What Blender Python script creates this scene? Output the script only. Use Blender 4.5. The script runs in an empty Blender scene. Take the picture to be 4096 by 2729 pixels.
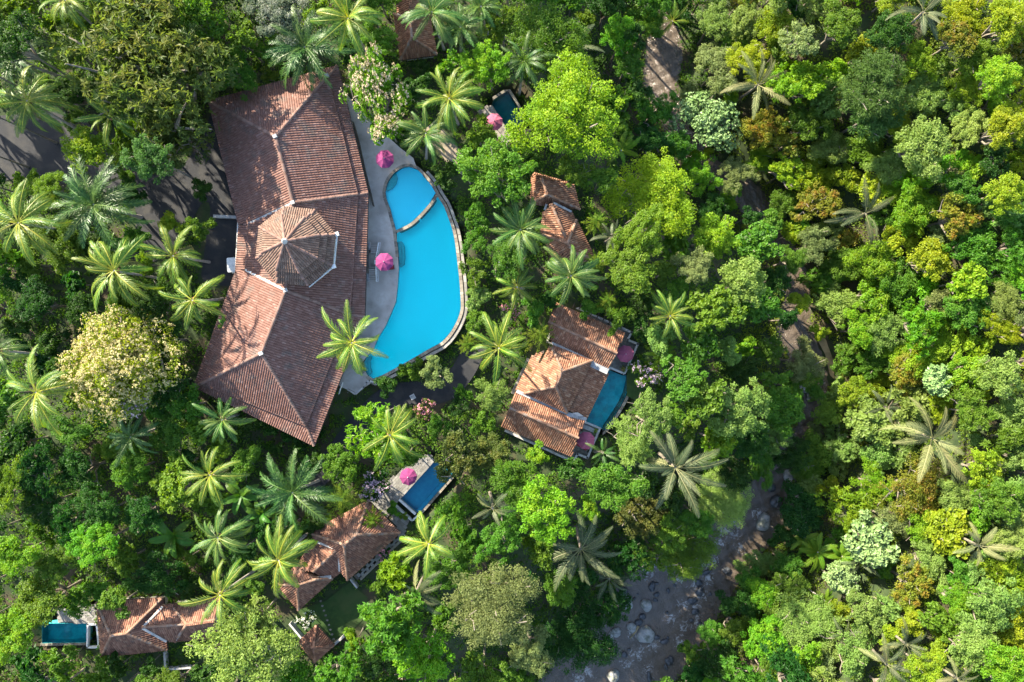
import bpy, math, random
import numpy as np
from mathutils import Vector, Matrix

# ------------------------------------------------------------------ camera, sky, sun, exposure
SC = bpy.context.scene
COL = SC.collection
H = 100.0                       # drone height above the pool deck (metres)
W0 = 150.0                      # width of the picture at the height of the deck
S = W0 / 4096.0
cam_data = bpy.data.cameras.new('camera')
cam_data.sensor_width = 36.0
cam_data.lens = 36.0 * H / W0
cam_data.clip_start = 1.0
cam_data.clip_end = 600.0
cam = bpy.data.objects.new('camera', cam_data)
cam.location = (0, 0, H)
COL.objects.link(cam)
SC.camera = cam

SUN_EL = math.radians(28.0)
sd = Vector((0.68, -0.73, 0)).normalized() * math.cos(SUN_EL)
sun_dir = Vector((sd.x, sd.y, -math.sin(SUN_EL)))
sun_data = bpy.data.lights.new('sun', 'SUN')
sun_data.energy = 5.0
sun_data.angle = math.radians(0.6)
sun_data.color = (1.0, 0.90, 0.72)
sun = bpy.data.objects.new('sun', sun_data)
sun.rotation_euler = sun_dir.to_track_quat('-Z', 'Y').to_euler()
COL.objects.link(sun)

world = bpy.data.worlds.new('World')
SC.world = world
world.use_nodes = True
wn = world.node_tree
sky = wn.nodes.new('ShaderNodeTexSky')
sky.sky_type = 'NISHITA'
sky.sun_disc = False
sky.sun_elevation = SUN_EL
sky.sun_rotation = math.atan2(-sd.x, -sd.y)
wn.links.new(sky.outputs[0], wn.nodes['Background'].inputs[0])
wn.nodes['Background'].inputs[1].default_value = 0.13
SC.view_settings.view_transform = 'Standard'
SC.view_settings.look = 'None'
SC.view_settings.exposure = 2.3
SC.view_settings.gamma = 1.0
SC.view_settings.use_curve_mapping = False
SC.cycles.max_bounces = 10
SC.cycles.diffuse_bounces = 7
SC.cycles.transmission_bounces = 7
SC.cycles.transparent_max_bounces = 8

# ------------------------------------------------------------------ small helpers
RNG = np.random.default_rng(7)
rnd = random.Random(11)
DF = 4096.0 / 2353.0


def P(fx, fy, z):
    """The point at height z that stands at (fx, fy) of a 4096 px wide plan."""
    k = S * (H - z) / H
    return Vector(((fx - 2048) * k, (1364.5 - fy) * k, z))


def PD(u, v, z):
    return P(u * DF, v * DF, z)


def link(o):
    COL.objects.link(o)
    return o


def empty(name, loc=(0, 0, 0), label=None, cat=None, group=None, rz=0.0):
    o = bpy.data.objects.new(name, None)
    o.location = loc
    o.rotation_euler = (0, 0, rz)
    o.empty_display_size = 0.3
    if label: o['label'] = label
    if cat: o['category'] = cat
    if group: o['group'] = group
    return link(o)


def tag(o, label=None, cat=None, group=None, kind=None):
    if label: o['label'] = label
    if cat: o['category'] = cat
    if group: o['group'] = group
    if kind: o['kind'] = kind
    return o


def add(name, me, parent=None, loc=None, mat=None, kind=None):
    o = bpy.data.objects.new(name, me)
    if parent is not None: o.parent = parent
    if loc is not None: o.location = loc
    if mat is not None:
        if len(me.materials) == 0: me.materials.append(None)
        o.material_slots[0].link = 'OBJECT'
        o.material_slots[0].material = mat
    if kind: o['kind'] = kind
    return link(o)


def mesh_np(name, V, F, attrs=None, smooth=False, mat=None):
    """V (n,3) array, F (m,k) array of equal-sized faces."""
    me = bpy.data.meshes.new(name)
    V = np.asarray(V, np.float32)
    F = np.asarray(F, np.int32)
    m, k = F.shape
    me.vertices.add(len(V)); me.vertices.foreach_set('co', V.ravel())
    me.loops.add(m * k); me.loops.foreach_set('vertex_index', F.ravel())
    me.polygons.add(m)
    me.polygons.foreach_set('loop_start', np.arange(0, m * k, k, dtype=np.int32))
    for a, d in (attrs or {}).items():
        at = me.attributes.new(a, 'FLOAT', 'POINT')
        at.data.foreach_set('value', np.asarray(d, np.float32))
    if mat is not None: me.materials.append(mat)
    me.update(calc_edges=True)
    me.polygons.foreach_set('use_smooth', np.full(m, smooth))
    return me


class MB:
    """Collects polygons into one mesh."""
    def __init__(self): self.v, self.f = [], []
    def poly(self, pts):
        b = len(self.v); self.v += [tuple(p) for p in pts]; self.f.append(tuple(range(b, b + len(pts))))
    def box(self, c, sx, sy, sz, rz=0.0):
        ca, sa = math.cos(rz), math.sin(rz)
        b = len(self.v)
        for z in (-sz / 2, sz / 2):
            for x, y in ((-sx/2, -sy/2), (sx/2, -sy/2), (sx/2, sy/2), (-sx/2, sy/2)):
                self.v.append((c[0] + x*ca - y*sa, c[1] + x*sa + y*ca, c[2] + z))
        for q in ((0,3,2,1), (4,5,6,7), (0,1,5,4), (1,2,6,5), (2,3,7,6), (3,0,4,7)):
            self.f.append(tuple(b + i for i in q))
    def prism(self, xy, z0, z1):
        xy = ccw(xy); n = len(xy); b = len(self.v)
        self.v += [(p[0], p[1], z0) for p in xy] + [(p[0], p[1], z1) for p in xy]
        self.f.append(tuple(b + i for i in reversed(range(n)))); self.f.append(tuple(b + n + i for i in range(n)))
        for i in range(n):
            j = (i + 1) % n; self.f.append((b + i, b + j, b + n + j, b + n + i))
    def tube(self, pts, radii, n=6):
        b0 = len(self.v)
        for i, p in enumerate(pts):
            p = Vector(p)
            d = (Vector(pts[min(i+1, len(pts)-1)]) - Vector(pts[max(i-1, 0)])).normalized()
            a = d.orthogonal().normalized(); c = d.cross(a)
            for k in range(n):
                t = 2*math.pi*k/n
                self.v.append(tuple(p + (a*math.cos(t) + c*math.sin(t)) * radii[i]))
        for i in range(len(pts)-1):
            for k in range(n):
                k2 = (k+1) % n
                self.f.append((b0+i*n+k, b0+i*n+k2, b0+(i+1)*n+k2, b0+(i+1)*n+k))
        self.f.append(tuple(b0 + (len(pts)-1)*n + k for k in range(n)))
        self.f.append(tuple(b0 + k for k in reversed(range(n))))
    def mesh(self, name, mat=None, smooth=False):
        me = bpy.data.meshes.new(name)
        me.from_pydata(self.v, [], self.f)
        if mat: me.materials.append(mat)
        if smooth: me.polygons.foreach_set('use_smooth', [True]*len(me.polygons))
        me.update()
        return me
    def build(self, name, mat, parent=None, smooth=False, kind=None):
        return add(name, self.mesh(name, mat, smooth), parent, kind=kind)


def ccw(xy):
    a = sum(p[0]*q[1] - q[0]*p[1] for p, q in zip(xy, list(xy[1:]) + [xy[0]]))
    return list(xy) if a > 0 else list(reversed(xy))


def polyF(pts, z):
    return [P(x, y, z) for x, y in pts]


def smooth_closed(pts, n=4):
    out = []; m = len(pts)
    for i in range(m):
        p0, p1, p2, p3 = (Vector(pts[(i+k-1) % m][:2]) for k in range(4))
        for j in range(n):
            t = j / n
            out.append(tuple(0.5*((2*p1) + (p2-p0)*t + (2*p0-5*p1+4*p2-p3)*t*t + (3*p1-p0-3*p2+p3)*t**3)))
    return out


def smooth_open(pts, n=5):
    out = []
    for i in range(len(pts)-1):
        p0, p1, p2, p3 = (Vector(pts[min(max(i+k-1, 0), len(pts)-1)]) for k in range(4))
        for j in range(n):
            t = j / n
            out.append(tuple(0.5*((2*p1) + (p2-p0)*t + (2*p0-5*p1+4*p2-p3)*t*t + (3*p1-p0-3*p2+p3)*t**3)))
    out.append(tuple(pts[-1]))
    return out


def inside(px, py, poly):
    """numpy point in polygon"""
    px = np.asarray(px, float); py = np.asarray(py, float)
    r = np.zeros(px.shape, bool); n = len(poly)
    for i in range(n):
        x1, y1 = poly[i][0], poly[i][1]; x2, y2 = poly[(i+1) % n][0], poly[(i+1) % n][1]
        c = ((y1 > py) != (y2 > py))
        with np.errstate(divide='ignore', invalid='ignore'):
            r ^= c & (px < (x2-x1)*(py-y1)/(y2-y1+1e-12) + x1)
    return r


def seg_dist(px, py, pts, closed=False):
    """distance to a polyline, and the parameter (index + fraction) of the nearest point"""
    best = np.full(np.shape(px), 1e9); par = np.zeros(np.shape(px))
    side = np.zeros(np.shape(px))
    n = len(pts)
    for i in range(n if closed else n-1):
        ax, ay = pts[i][0], pts[i][1]; bx, by = pts[(i+1) % n][0], pts[(i+1) % n][1]
        dx, dy = bx-ax, by-ay; L = dx*dx+dy*dy+1e-12
        t = np.clip(((px-ax)*dx + (py-ay)*dy)/L, 0, 1)
        d = np.hypot(px-ax-t*dx, py-ay-t*dy)
        m = d < best
        best = np.where(m, d, best); par = np.where(m, i+t, par)
        side = np.where(m, np.sign(dx*(py-ay) - dy*(px-ax)), side)
    return best, par, side


# ------------------------------------------------------------------ materials
def nodes_of(name):
    m = bpy.data.materials.new(name); m.use_nodes = True
    nt = m.node_tree
    return m, nt, nt.nodes['Principled BSDF']


def N(nt, t, **kw):
    n = nt.nodes.new(t)
    for k, v in kw.items():
        if k.startswith('i_'):
            key = k[2:]; n.inputs[int(key) if key.isdigit() else key].default_value = v
        else: setattr(n, k, v)
    return n


def ramp(nt, fac, stops):
    r = nt.nodes.new('ShaderNodeValToRGB')
    els = r.color_ramp.elements
    while len(els) < len(stops): els.new(0.5)
    for e, (p, c) in zip(els, stops):
        e.position = p; e.color = (*c, 1) if len(c) == 3 else c
    nt.links.new(fac, r.inputs[0])
    return r.outputs[0]


def surf(name, a, b, scale=2.0, rough=0.8, detail=6.0, bump=0.0, bscale=8.0, c=None, spec=0.3, cscale=0.3):
    """two-tone noisy surface, with an optional third patchy tone"""
    m, nt, bs = nodes_of(name)
    g = N(nt, 'ShaderNodeNewGeometry')
    n1 = N(nt, 'ShaderNodeTexNoise', i_Scale=scale, i_Detail=detail, i_Roughness=0.65)
    nt.links.new(g.outputs['Position'], n1.inputs['Vector'])
    col = ramp(nt, n1.outputs[0], [(0.32, a), (0.68, b)])
    if c is not None:
        n2 = N(nt, 'ShaderNodeTexNoise', i_Scale=cscale, i_Detail=5.0, i_Roughness=0.6)
        nt.links.new(g.outputs['Position'], n2.inputs['Vector'])
        k = ramp(nt, n2.outputs[0], [(0.48, (0, 0, 0)), (0.62, (1, 1, 1))])
        mx = N(nt, 'ShaderNodeMix', data_type='RGBA')
        nt.links.new(k, mx.inputs[0]); nt.links.new(col, mx.inputs[6]); mx.inputs[7].default_value = (*c, 1)
        col = mx.outputs[2]
    nt.links.new(col, bs.inputs['Base Color'])
    bs.inputs['Roughness'].default_value = rough
    bs.inputs['Specular IOR Level'].default_value = spec
    if bump:
        n3 = N(nt, 'ShaderNodeTexNoise', i_Scale=bscale, i_Detail=6.0)
        nt.links.new(g.outputs['Position'], n3.inputs['Vector'])
        bp = N(nt, 'ShaderNodeBump', i_Strength=bump, i_Distance=0.05)
        nt.links.new(n3.outputs[0], bp.inputs['Height']); nt.links.new(bp.outputs[0], bs.inputs['Normal'])
    return m


def piece_mat(name, stops, rough=0.8, stain=None, stain_scale=0.6, stain_lo=0.52, stain_hi=0.66, spec=0.25, grain=0.25):
    """every piece its own tone: the attribute rnd (joined pieces) plus the object's random number (single pieces)"""
    m, nt, bs = nodes_of(name)
    at = N(nt, 'ShaderNodeAttribute', attribute_name='rnd')
    oi = N(nt, 'ShaderNodeObjectInfo')
    ad = N(nt, 'ShaderNodeMath', operation='ADD'); fr = N(nt, 'ShaderNodeMath', operation='FRACT')
    nt.links.new(at.outputs['Fac'], ad.inputs[0]); nt.links.new(oi.outputs['Random'], ad.inputs[1]); nt.links.new(ad.outputs[0], fr.inputs[0])
    col = ramp(nt, fr.outputs[0], stops)
    g = N(nt, 'ShaderNodeNewGeometry')
    n1 = N(nt, 'ShaderNodeTexNoise', i_Scale=9.0, i_Detail=5.0)
    nt.links.new(g.outputs['Position'], n1.inputs['Vector'])
    k = N(nt, 'ShaderNodeMapRange', i_3=1.0-grain, i_4=1.0+grain)
    nt.links.new(n1.outputs[0], k.inputs[0])
    hv = N(nt, 'ShaderNodeHueSaturation'); nt.links.new(col, hv.inputs['Color']); nt.links.new(k.outputs[0], hv.inputs['Value'])
    col = hv.outputs[0]
    if stain is not None:
        n2 = N(nt, 'ShaderNodeTexNoise', i_Scale=stain_scale, i_Detail=7.0, i_Roughness=0.7)
        nt.links.new(g.outputs['Position'], n2.inputs['Vector'])
        f = ramp(nt, n2.outputs[0], [(stain_lo, (0, 0, 0)), (stain_hi, (0.75, 0.75, 0.75))])
        mx = N(nt, 'ShaderNodeMix', data_type='RGBA')
        nt.links.new(f, mx.inputs[0]); nt.links.new(col, mx.inputs[6]); mx.inputs[7].default_value = (*stain, 1)
        col = mx.outputs[2]
    nt.links.new(col, bs.inputs['Base Color'])
    bs.inputs['Roughness'].default_value = rough
    bs.inputs['Specular IOR Level'].default_value = spec
    return m


LEAF = {}
def leaf_mat(name, a, b, tip=None, translucent=0.5, rough=0.5, spec=0.22, var=0.10):
    if 'flower' not in name and name != 'silver':
        k = 0.8 if ('grey' in name or 'dry' in name or 'pale' in name) else 0.5
        g_ = 1.0 if 'palm' in name or 'dark' in name else 1.25
        a, b = ((c[0]*(1.22 if g_ > 1 else 1.05)*g_, c[1]*1.14*g_, c[2]*k*g_) for c in (a, b)); rough, spec = max(rough, .45), min(spec, .3)
        tip = tip and (tip[0], tip[1]*1.08, tip[2]*k)
    m, nt, bs = nodes_of(name)
    at = N(nt, 'ShaderNodeAttribute', attribute_name='rnd')
    oi = N(nt, 'ShaderNodeObjectInfo')
    col = ramp(nt, at.outputs['Fac'], [(0.0, a), (1.0, b)])
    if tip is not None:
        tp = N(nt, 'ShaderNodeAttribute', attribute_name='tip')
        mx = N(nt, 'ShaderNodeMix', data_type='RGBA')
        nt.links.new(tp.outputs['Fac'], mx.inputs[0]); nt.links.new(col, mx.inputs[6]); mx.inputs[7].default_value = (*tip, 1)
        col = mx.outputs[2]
    hv = N(nt, 'ShaderNodeHueSaturation')
    mr = N(nt, 'ShaderNodeMapRange', i_3=0.5-var*0.22, i_4=0.5+var*0.22)
    nt.links.new(oi.outputs['Random'], mr.inputs[0]); nt.links.new(mr.outputs[0], hv.inputs['Hue'])
    ml = N(nt, 'ShaderNodeMath', operation='MULTIPLY', i_1=7.31); fr = N(nt, 'ShaderNodeMath', operation='FRACT')
    nt.links.new(oi.outputs['Random'], ml.inputs[0]); nt.links.new(ml.outputs[0], fr.inputs[0])
    m2 = N(nt, 'ShaderNodeMapRange', i_3=1.0-var*1.6, i_4=1.0+var*1.6)
    nt.links.new(fr.outputs[0], m2.inputs[0]); nt.links.new(m2.outputs[0], hv.inputs['Value'])
    nt.links.new(col, hv.inputs['Color'])
    nt.links.new(hv.outputs[0], bs.inputs['Base Color'])
    bs.inputs['Roughness'].default_value = rough
    bs.inputs['Specular IOR Level'].default_value = spec
    tr = N(nt, 'ShaderNodeBsdfTranslucent')
    hs = N(nt, 'ShaderNodeHueSaturation', i_Hue=0.487, i_Saturation=1.1, i_Value=1.5)
    nt.links.new(hv.outputs[0], hs.inputs['Color']); nt.links.new(hs.outputs[0], tr.inputs['Color'])
    ms = N(nt, 'ShaderNodeMixShader'); ms.inputs[0].default_value = translucent
    nt.links.new(bs.outputs[0], ms.inputs[1]); nt.links.new(tr.outputs[0], ms.inputs[2])
    nt.links.new(ms.outputs[0], nt.nodes['Material Output'].inputs['Surface'])
    LEAF[name] = m
    return m


leaf_mat('yellow_green', (0.085, 0.150, 0.016), (0.135, 0.205, 0.022), (0.250, 0.280, 0.030))
leaf_mat('lime', (0.055, 0.150, 0.014), (0.095, 0.200, 0.020), (0.190, 0.270, 0.030))
leaf_mat('emerald', (0.042, 0.112, 0.022), (0.072, 0.150, 0.030), (0.120, 0.200, 0.042))
leaf_mat('mid_green', (0.035, 0.092, 0.018), (0.060, 0.130, 0.026), (0.100, 0.170, 0.035))
leaf_mat('dark_green', (0.014, 0.048, 0.014), (0.028, 0.078, 0.020), (0.045, 0.100, 0.025))
leaf_mat('blue_green', (0.030, 0.075, 0.035), (0.052, 0.110, 0.050), (0.075, 0.140, 0.060))
leaf_mat('grey_green', (0.075, 0.110, 0.048), (0.115, 0.160, 0.070), (0.170, 0.210, 0.095))
leaf_mat('pale_green', (0.080, 0.145, 0.040), (0.125, 0.195, 0.058), (0.180, 0.240, 0.080))
leaf_mat('olive', (0.034, 0.058, 0.026), (0.062, 0.088, 0.036), (0.135, 0.125, 0.050))
leaf_mat('rusty', (0.075, 0.110, 0.022), (0.125, 0.130, 0.030), (0.200, 0.105, 0.035))
leaf_mat('glossy_pale', (0.070, 0.120, 0.050), (0.120, 0.180, 0.080), (0.180, 0.230, 0.110), translucent=0.2, rough=0.3, spec=0.6)
leaf_mat('silver', (0.070, 0.095, 0.055), (0.110, 0.135, 0.085), (0.220, 0.225, 0.180))
leaf_mat('bamboo', (0.050, 0.105, 0.028), (0.090, 0.155, 0.040), (0.170, 0.220, 0.060))
leaf_mat('palm', (0.048, 0.100, 0.020), (0.090, 0.155, 0.034), (0.235, 0.225, 0.045), rough=0.32, spec=0.5, translucent=0.3)
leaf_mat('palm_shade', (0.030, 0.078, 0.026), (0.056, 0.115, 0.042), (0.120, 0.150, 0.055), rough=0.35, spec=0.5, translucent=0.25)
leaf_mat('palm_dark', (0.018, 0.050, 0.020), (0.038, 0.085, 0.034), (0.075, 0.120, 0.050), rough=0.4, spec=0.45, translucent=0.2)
leaf_mat('palm_grey', (0.030, 0.042, 0.024), (0.062, 0.074, 0.044), (0.120, 0.112, 0.066), rough=0.5, translucent=0.15)
leaf_mat('palm_dry', (0.075, 0.082, 0.040), (0.130, 0.126, 0.064), (0.190, 0.170, 0.095), rough=0.6, translucent=0.15)
leaf_mat('fern', (0.045, 0.115, 0.020), (0.080, 0.160, 0.026), (0.140, 0.200, 0.035))
leaf_mat('banana', (0.040, 0.110, 0.024), (0.075, 0.160, 0.032), (0.120, 0.190, 0.045), rough=0.35, spec=0.5)
leaf_mat('hill_scrub', (0.060, 0.115, 0.020), (0.110, 0.170, 0.032), (0.180, 0.200, 0.050))  # brighter undergrowth leaf, sunlight on the right slope put into its colour
leaf_mat('undergrowth', (0.018, 0.055, 0.012), (0.060, 0.125, 0.024), (0.120, 0.170, 0.035))
leaf_mat('cream_flower', (0.34, 0.29, 0.11), (0.46, 0.41, 0.20), translucent=0.25, var=0.0)
leaf_mat('blush_flower', (0.33, 0.26, 0.16), (0.44, 0.38, 0.24), translucent=0.25, var=0.0)
leaf_mat('lilac_flower', (0.32, 0.22, 0.28), (0.44, 0.36, 0.40), translucent=0.25, var=0.0)
leaf_mat('pink_flower', (0.45, 0.16, 0.22), (0.60, 0.28, 0.32), translucent=0.25, var=0.0)
leaf_mat('white_flower', (0.50, 0.50, 0.42), (0.66, 0.66, 0.58), translucent=0.25, var=0.0)

BARK = surf('bark', (0.10, 0.085, 0.065), (0.21, 0.18, 0.14), scale=3.0)
PALM_BARK = surf('palm_bark', (0.20, 0.175, 0.15), (0.34, 0.31, 0.27), scale=4.0)
PALE_BARK = surf('pale_bark', (0.30, 0.27, 0.22), (0.46, 0.42, 0.35), scale=4.0)
SOIL = surf('soil', (0.014, 0.026, 0.008), (0.034, 0.050, 0.016), scale=0.8, c=(0.045, 0.036, 0.020), cscale=0.25, bump=0.6, bscale=3.0, rough=0.95)
ASPHALT = surf('asphalt', (0.012, 0.0125, 0.015), (0.022, 0.023, 0.026), scale=6.0, c=(0.030, 0.029, 0.028), cscale=0.5, rough=0.85, bump=0.3)
DECK = surf('deck_stone', (0.30, 0.27, 0.24), (0.40, 0.365, 0.33), scale=1.4, c=(0.24, 0.215, 0.19), cscale=0.35, rough=0.75, bump=0.15, bscale=10)
LAWN = surf('lawn_grass', (0.016, 0.040, 0.008), (0.028, 0.060, 0.011), scale=1.5, detail=10, rough=0.9, bump=0.6, bscale=20, c=(0.036, 0.055, 0.014))
TILE_MAIN = piece_mat('clay_tile_main', [(0.0, (0.115, 0.056, 0.042)), (0.5, (0.140, 0.072, 0.056)), (0.9, (0.160, 0.087, 0.069)), (1.0, (0.195, 0.118, 0.098))], stain=(0.09, 0.075, 0.065), stain_scale=0.5)
TILE_CUPOLA = piece_mat('clay_tile_cupola', [(0.0, (0.095, 0.056, 0.041)), (0.5, (0.130, 0.080, 0.058)), (1.0, (0.165, 0.106, 0.078))], stain=(0.10, 0.085, 0.07), stain_scale=0.6)
TILE_VILLA = piece_mat('clay_tile_villa', [(0.0, (0.140, 0.062, 0.036)), (0.5, (0.200, 0.096, 0.056)), (0.9, (0.255, 0.132, 0.080)), (1.0, (0.30, 0.18, 0.115))], stain=(0.105, 0.070, 0.052), stain_scale=0.7)
TILE_OLD = piece_mat('clay_tile_old', [(0.0, (0.115, 0.052, 0.036)), (0.5, (0.180, 0.085, 0.055)), (1.0, (0.265, 0.140, 0.092))], stain=(0.075, 0.060, 0.050), stain_scale=0.6)
RIDGE_MAIN = piece_mat('ridge_tile_main', [(0.0, (0.120, 0.066, 0.050)), (1.0, (0.195, 0.120, 0.095))], stain=(0.09, 0.075, 0.065), stain_scale=0.9)
RIDGE_VILLA = piece_mat('ridge_tile_villa', [(0.0, (0.150, 0.080, 0.050)), (1.0, (0.235, 0.140, 0.092))], stain=(0.20, 0.185, 0.165), stain_scale=1.2)
UNDER = surf('roof_underlay', (0.050, 0.032, 0.026), (0.075, 0.048, 0.038), scale=2)
MORTAR = surf('mortar', (0.26, 0.255, 0.245), (0.42, 0.41, 0.39), scale=3, c=(0.25, 0.24, 0.23), cscale=1.5)
GUTTER = surf('grey_gutter', (0.15, 0.16, 0.17), (0.26, 0.27, 0.28), scale=2.5, c=(0.36, 0.36, 0.35), cscale=1.0)
WALL = surf('plaster_wall', (0.40, 0.37, 0.31), (0.50, 0.47, 0.41), scale=1.0, c=(0.30, 0.28, 0.24))
WHITE = surf('white_paint', (0.50, 0.50, 0.49), (0.62, 0.62, 0.60), scale=3, c=(0.40, 0.40, 0.38), cscale=0.8, rough=0.5)
STONE = piece_mat('wall_stone', [(0.0, (0.16, 0.15, 0.13)), (0.5, (0.24, 0.22, 0.19)), (1.0, (0.32, 0.30, 0.255))], stain=(0.12, 0.12, 0.10), stain_scale=1.0, grain=0.3)
PAVER = piece_mat('pale_paver', [(0.0, (0.115, 0.108, 0.098)), (0.5, (0.165, 0.157, 0.143)), (1.0, (0.22, 0.21, 0.195))], stain=(0.24, 0.23, 0.20), stain_scale=0.7, grain=0.2)
COPING = piece_mat('coping_stone', [(0.0, (0.13, 0.11, 0.085)), (0.5, (0.20, 0.175, 0.135)), (1.0, (0.29, 0.265, 0.21))], stain=(0.14, 0.12, 0.10), stain_scale=1.3, grain=0.3)
SLATE = piece_mat('dark_coping', [(0.0, (0.10, 0.09, 0.075)), (1.0, (0.23, 0.20, 0.155))], stain=(0.06, 0.06, 0.055), stain_scale=1.5)
DARKSTONE = surf('grey_brown_stone', (0.16, 0.14, 0.12), (0.26, 0.235, 0.20), scale=2.0, c=(0.10, 0.09, 0.08), cscale=1.0)
CANVAS_A = surf('magenta_canvas', (0.150, 0.022, 0.085), (0.180, 0.030, 0.105), scale=1.5, rough=0.9)
CANVAS_B = surf('faded_pink_canvas', (0.255, 0.060, 0.110), (0.290, 0.080, 0.130), scale=1.5, rough=0.9)
METAL = surf('painted_metal', (0.30, 0.30, 0.31), (0.40, 0.40, 0.41), scale=4, rough=0.4)
RED = surf('red_cushion', (0.22, 0.02, 0.03), (0.28, 0.03, 0.045), scale=3)
DARK = surf('dark_timber', (0.035, 0.028, 0.022), (0.07, 0.055, 0.042), scale=3)
RUBBER = surf('black_rubber', (0.02, 0.02, 0.02), (0.03, 0.03, 0.03))
CLAY = surf('terracotta', (0.25, 0.12, 0.07), (0.33, 0.17, 0.10), scale=4)
SAND = surf('sandy_soil', (0.24, 0.17, 0.09), (0.36, 0.27, 0.15), scale=0.8, c=(0.16, 0.13, 0.06), cscale=0.4, bump=0.4, bscale=3)
ROCK_PALE = surf('pale_rock', (0.20, 0.20, 0.19), (0.33, 0.325, 0.30), scale=1.2, c=(0.12, 0.13, 0.10), cscale=0.9, bump=0.8, bscale=2.5, rough=0.85)
ROCK_WET = surf('wet_dark_rock', (0.025, 0.028, 0.032), (0.06, 0.064, 0.070), scale=1.5, bump=0.8, bscale=2.5, rough=0.35, spec=0.5)
EARTH_PATH = surf('brick_path', (0.17, 0.135, 0.095), (0.26, 0.21, 0.15), scale=2.5, c=(0.12, 0.11, 0.07), bump=0.3)

# ------------------------------------------------------------------ terrain, river, roads
RZ = -20.0
RIVER_D = [(1510,-120),(1520,40),(1528,120),(1520,190),(1560,300),(1650,400),(1722,455),(1795,560),(1835,660),(1825,755),(1868,850),(1872,940),(1845,1030),(1795,1110),(1735,1190),(1665,1270),(1585,1335),(1510,1430),(1420,1530),(1330,1620),(1250,1720)]
RIVER_W = [2.4,2.2,2.8,2.4,1.2,1.3,2.0,1.3,1.4,2.6,1.6,1.5,3.0,3.4,4.2,5.0,7.0,8.8,8.5,7.5,7]
RIV = [tuple(PD(u, v, RZ)[:2]) for u, v in RIVER_D]
RIVs = smooth_open(RIV, 5)
RWs = np.interp(np.arange(len(RIVs))/5.0, np.arange(len(RIVER_W)), RIVER_W)

PADS = [  # (height, polygon in 4096 px plan, blend distance)
    (0.0, [(-300,-300),(1330,-300),(1700,560),(1870,900),(1880,1290),(1500,1550),(1250,1800),(700,1600),(-300,1900)], 8.0),
    (-4.0, [(1990,1180),(2620,1200),(2600,1500),(2440,1790),(2300,1860),(1980,1720)], 7.0),
    (-2.5, [(1180,1800),(1820,1800),(1860,1900),(1480,2420),(1200,2760),(1000,2500),(1080,2200)], 8.0),
    (-1.5, [(-50,2380),(860,2360),(860,2700),(-50,2700)], 8.0),
    (-2.0, [(2060,660),(2330,660),(2430,1060),(2200,1140),(2040,900)], 7.0),
    (-1.0, [(1480,-200),(2060,-200),(2120,640),(1800,640),(1560,260)], 8.0),
    (-2.0, [(1560,1500),(1860,1400),(1840,1560),(1480,1760),(1240,1900),(1400,1640)], 4.0),
]
XS = np.arange(-130, 130.01, 1.25); YS = np.arange(-95, 95.01, 1.25)
GX, GY = np.meshgrid(XS, YS)
dr, pr, sd_ = seg_dist(GX, GY, RIVs)
wid = np.interp(pr, np.arange(len(RIVs)), RWs)
dd = dr - wid
def sst(x, a, b):
    t = np.clip((x-a)/(b-a), 0, 1); return t*t*(3-2*t)
left = sd_ < 0
wob = 0.8*np.sin(GX*0.21+1.3*np.sin(GY*0.13)) + 0.7*np.sin(GY*0.27+GX*0.11) + 0.4*np.sin(GX*0.55-GY*0.43)
zl = RZ - 1.2 + 18.2*sst(dd, -1.0, 30) + 1.2*sst(dd, -1.5, 1.0) + 0.03*np.clip(dd-30, 0, 60)
zr = RZ - 1.2 + 14.5*sst(dd, -1.0, 24) + 1.2*sst(dd, -1.5, 1.0) + 0.13*np.clip(dd-20, 0, 60)
GZ = np.where(left, zl, zr) + wob*sst(dd, 1, 9)*0.6
GZ = np.where(left, np.minimum(GZ, 0.4 + wob*0.2), GZ)
for z, poly, bl in PADS:
    pw = polyF(poly, z)
    ins = inside(GX, GY, pw)
    d, _, _ = seg_dist(GX, GY, pw, True)
    w = np.where(ins, 1.0, 1.0 - sst(d, 0, bl))
    w = w * sst(dd, 0.5, 5)
    GZ = GZ*(1-w) + (z - 0.06)*w

POOL_SMALL_F = [(1632,665),(1605,672),(1579,690),(1560,712),(1548,735),(1541,766),(1544,792),(1561,837),(1572,880),(1583,921),(1606,912),(1632,903),(1655,880),(1690,846),(1717,815),(1742,772),(1722,737),(1699,708),(1668,676)]
POOL_BIG_F = [(1588,933),(1615,920),(1646,901),(1677,878),(1713,837),(1751,788),(1775,824),(1795,877),(1809,918),(1820,972),(1829,1047),(1838,1128),(1842,1195),(1842,1239),(1829,1280),(1802,1329),(1766,1369),(1713,1398),(1632,1445),(1543,1494),(1494,1516),(1472,1503),(1454,1477),(1454,1445),(1467,1427),(1494,1396),(1512,1352),(1543,1302),(1570,1240),(1583,1208),(1590,1150),(1595,1074),(1588,967)]
POOL_A_F = [(2431,1478),(2492,1503),(2521,1500),(2515,1545),(2500,1590),(2479,1630),(2452,1672),(2418,1722),(2398,1712),(2398,1712),(2344,1690),(2352,1672)]
POOL_B_F = [(1738,1843),(1809,1903),(1676,2055),(1605,1994)]
POOL_C_F = [(168,2494),(350,2494),(348,2570),(168,2573)]
POOL_D_F = [(2031,362),(2068,420),(2090,470),(2080,500),(2020,500),(1993,462),(1966,420),(1975,400)]
POOLS = [(0.0, POOL_SMALL_F), (0.0, POOL_BIG_F), (-4.0, POOL_A_F), (-2.5, POOL_B_F), (-1.5, POOL_C_F), (-1.0, POOL_D_F)]
for z, poly in POOLS:
    pw = polyF(poly, z)
    d, _, _ = seg_dist(GX, GY, pw, True)
    m = inside(GX, GY, pw) | (d < 1.3)
    GZ = np.where(m, np.minimum(GZ, z - 2.3), GZ)


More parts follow.
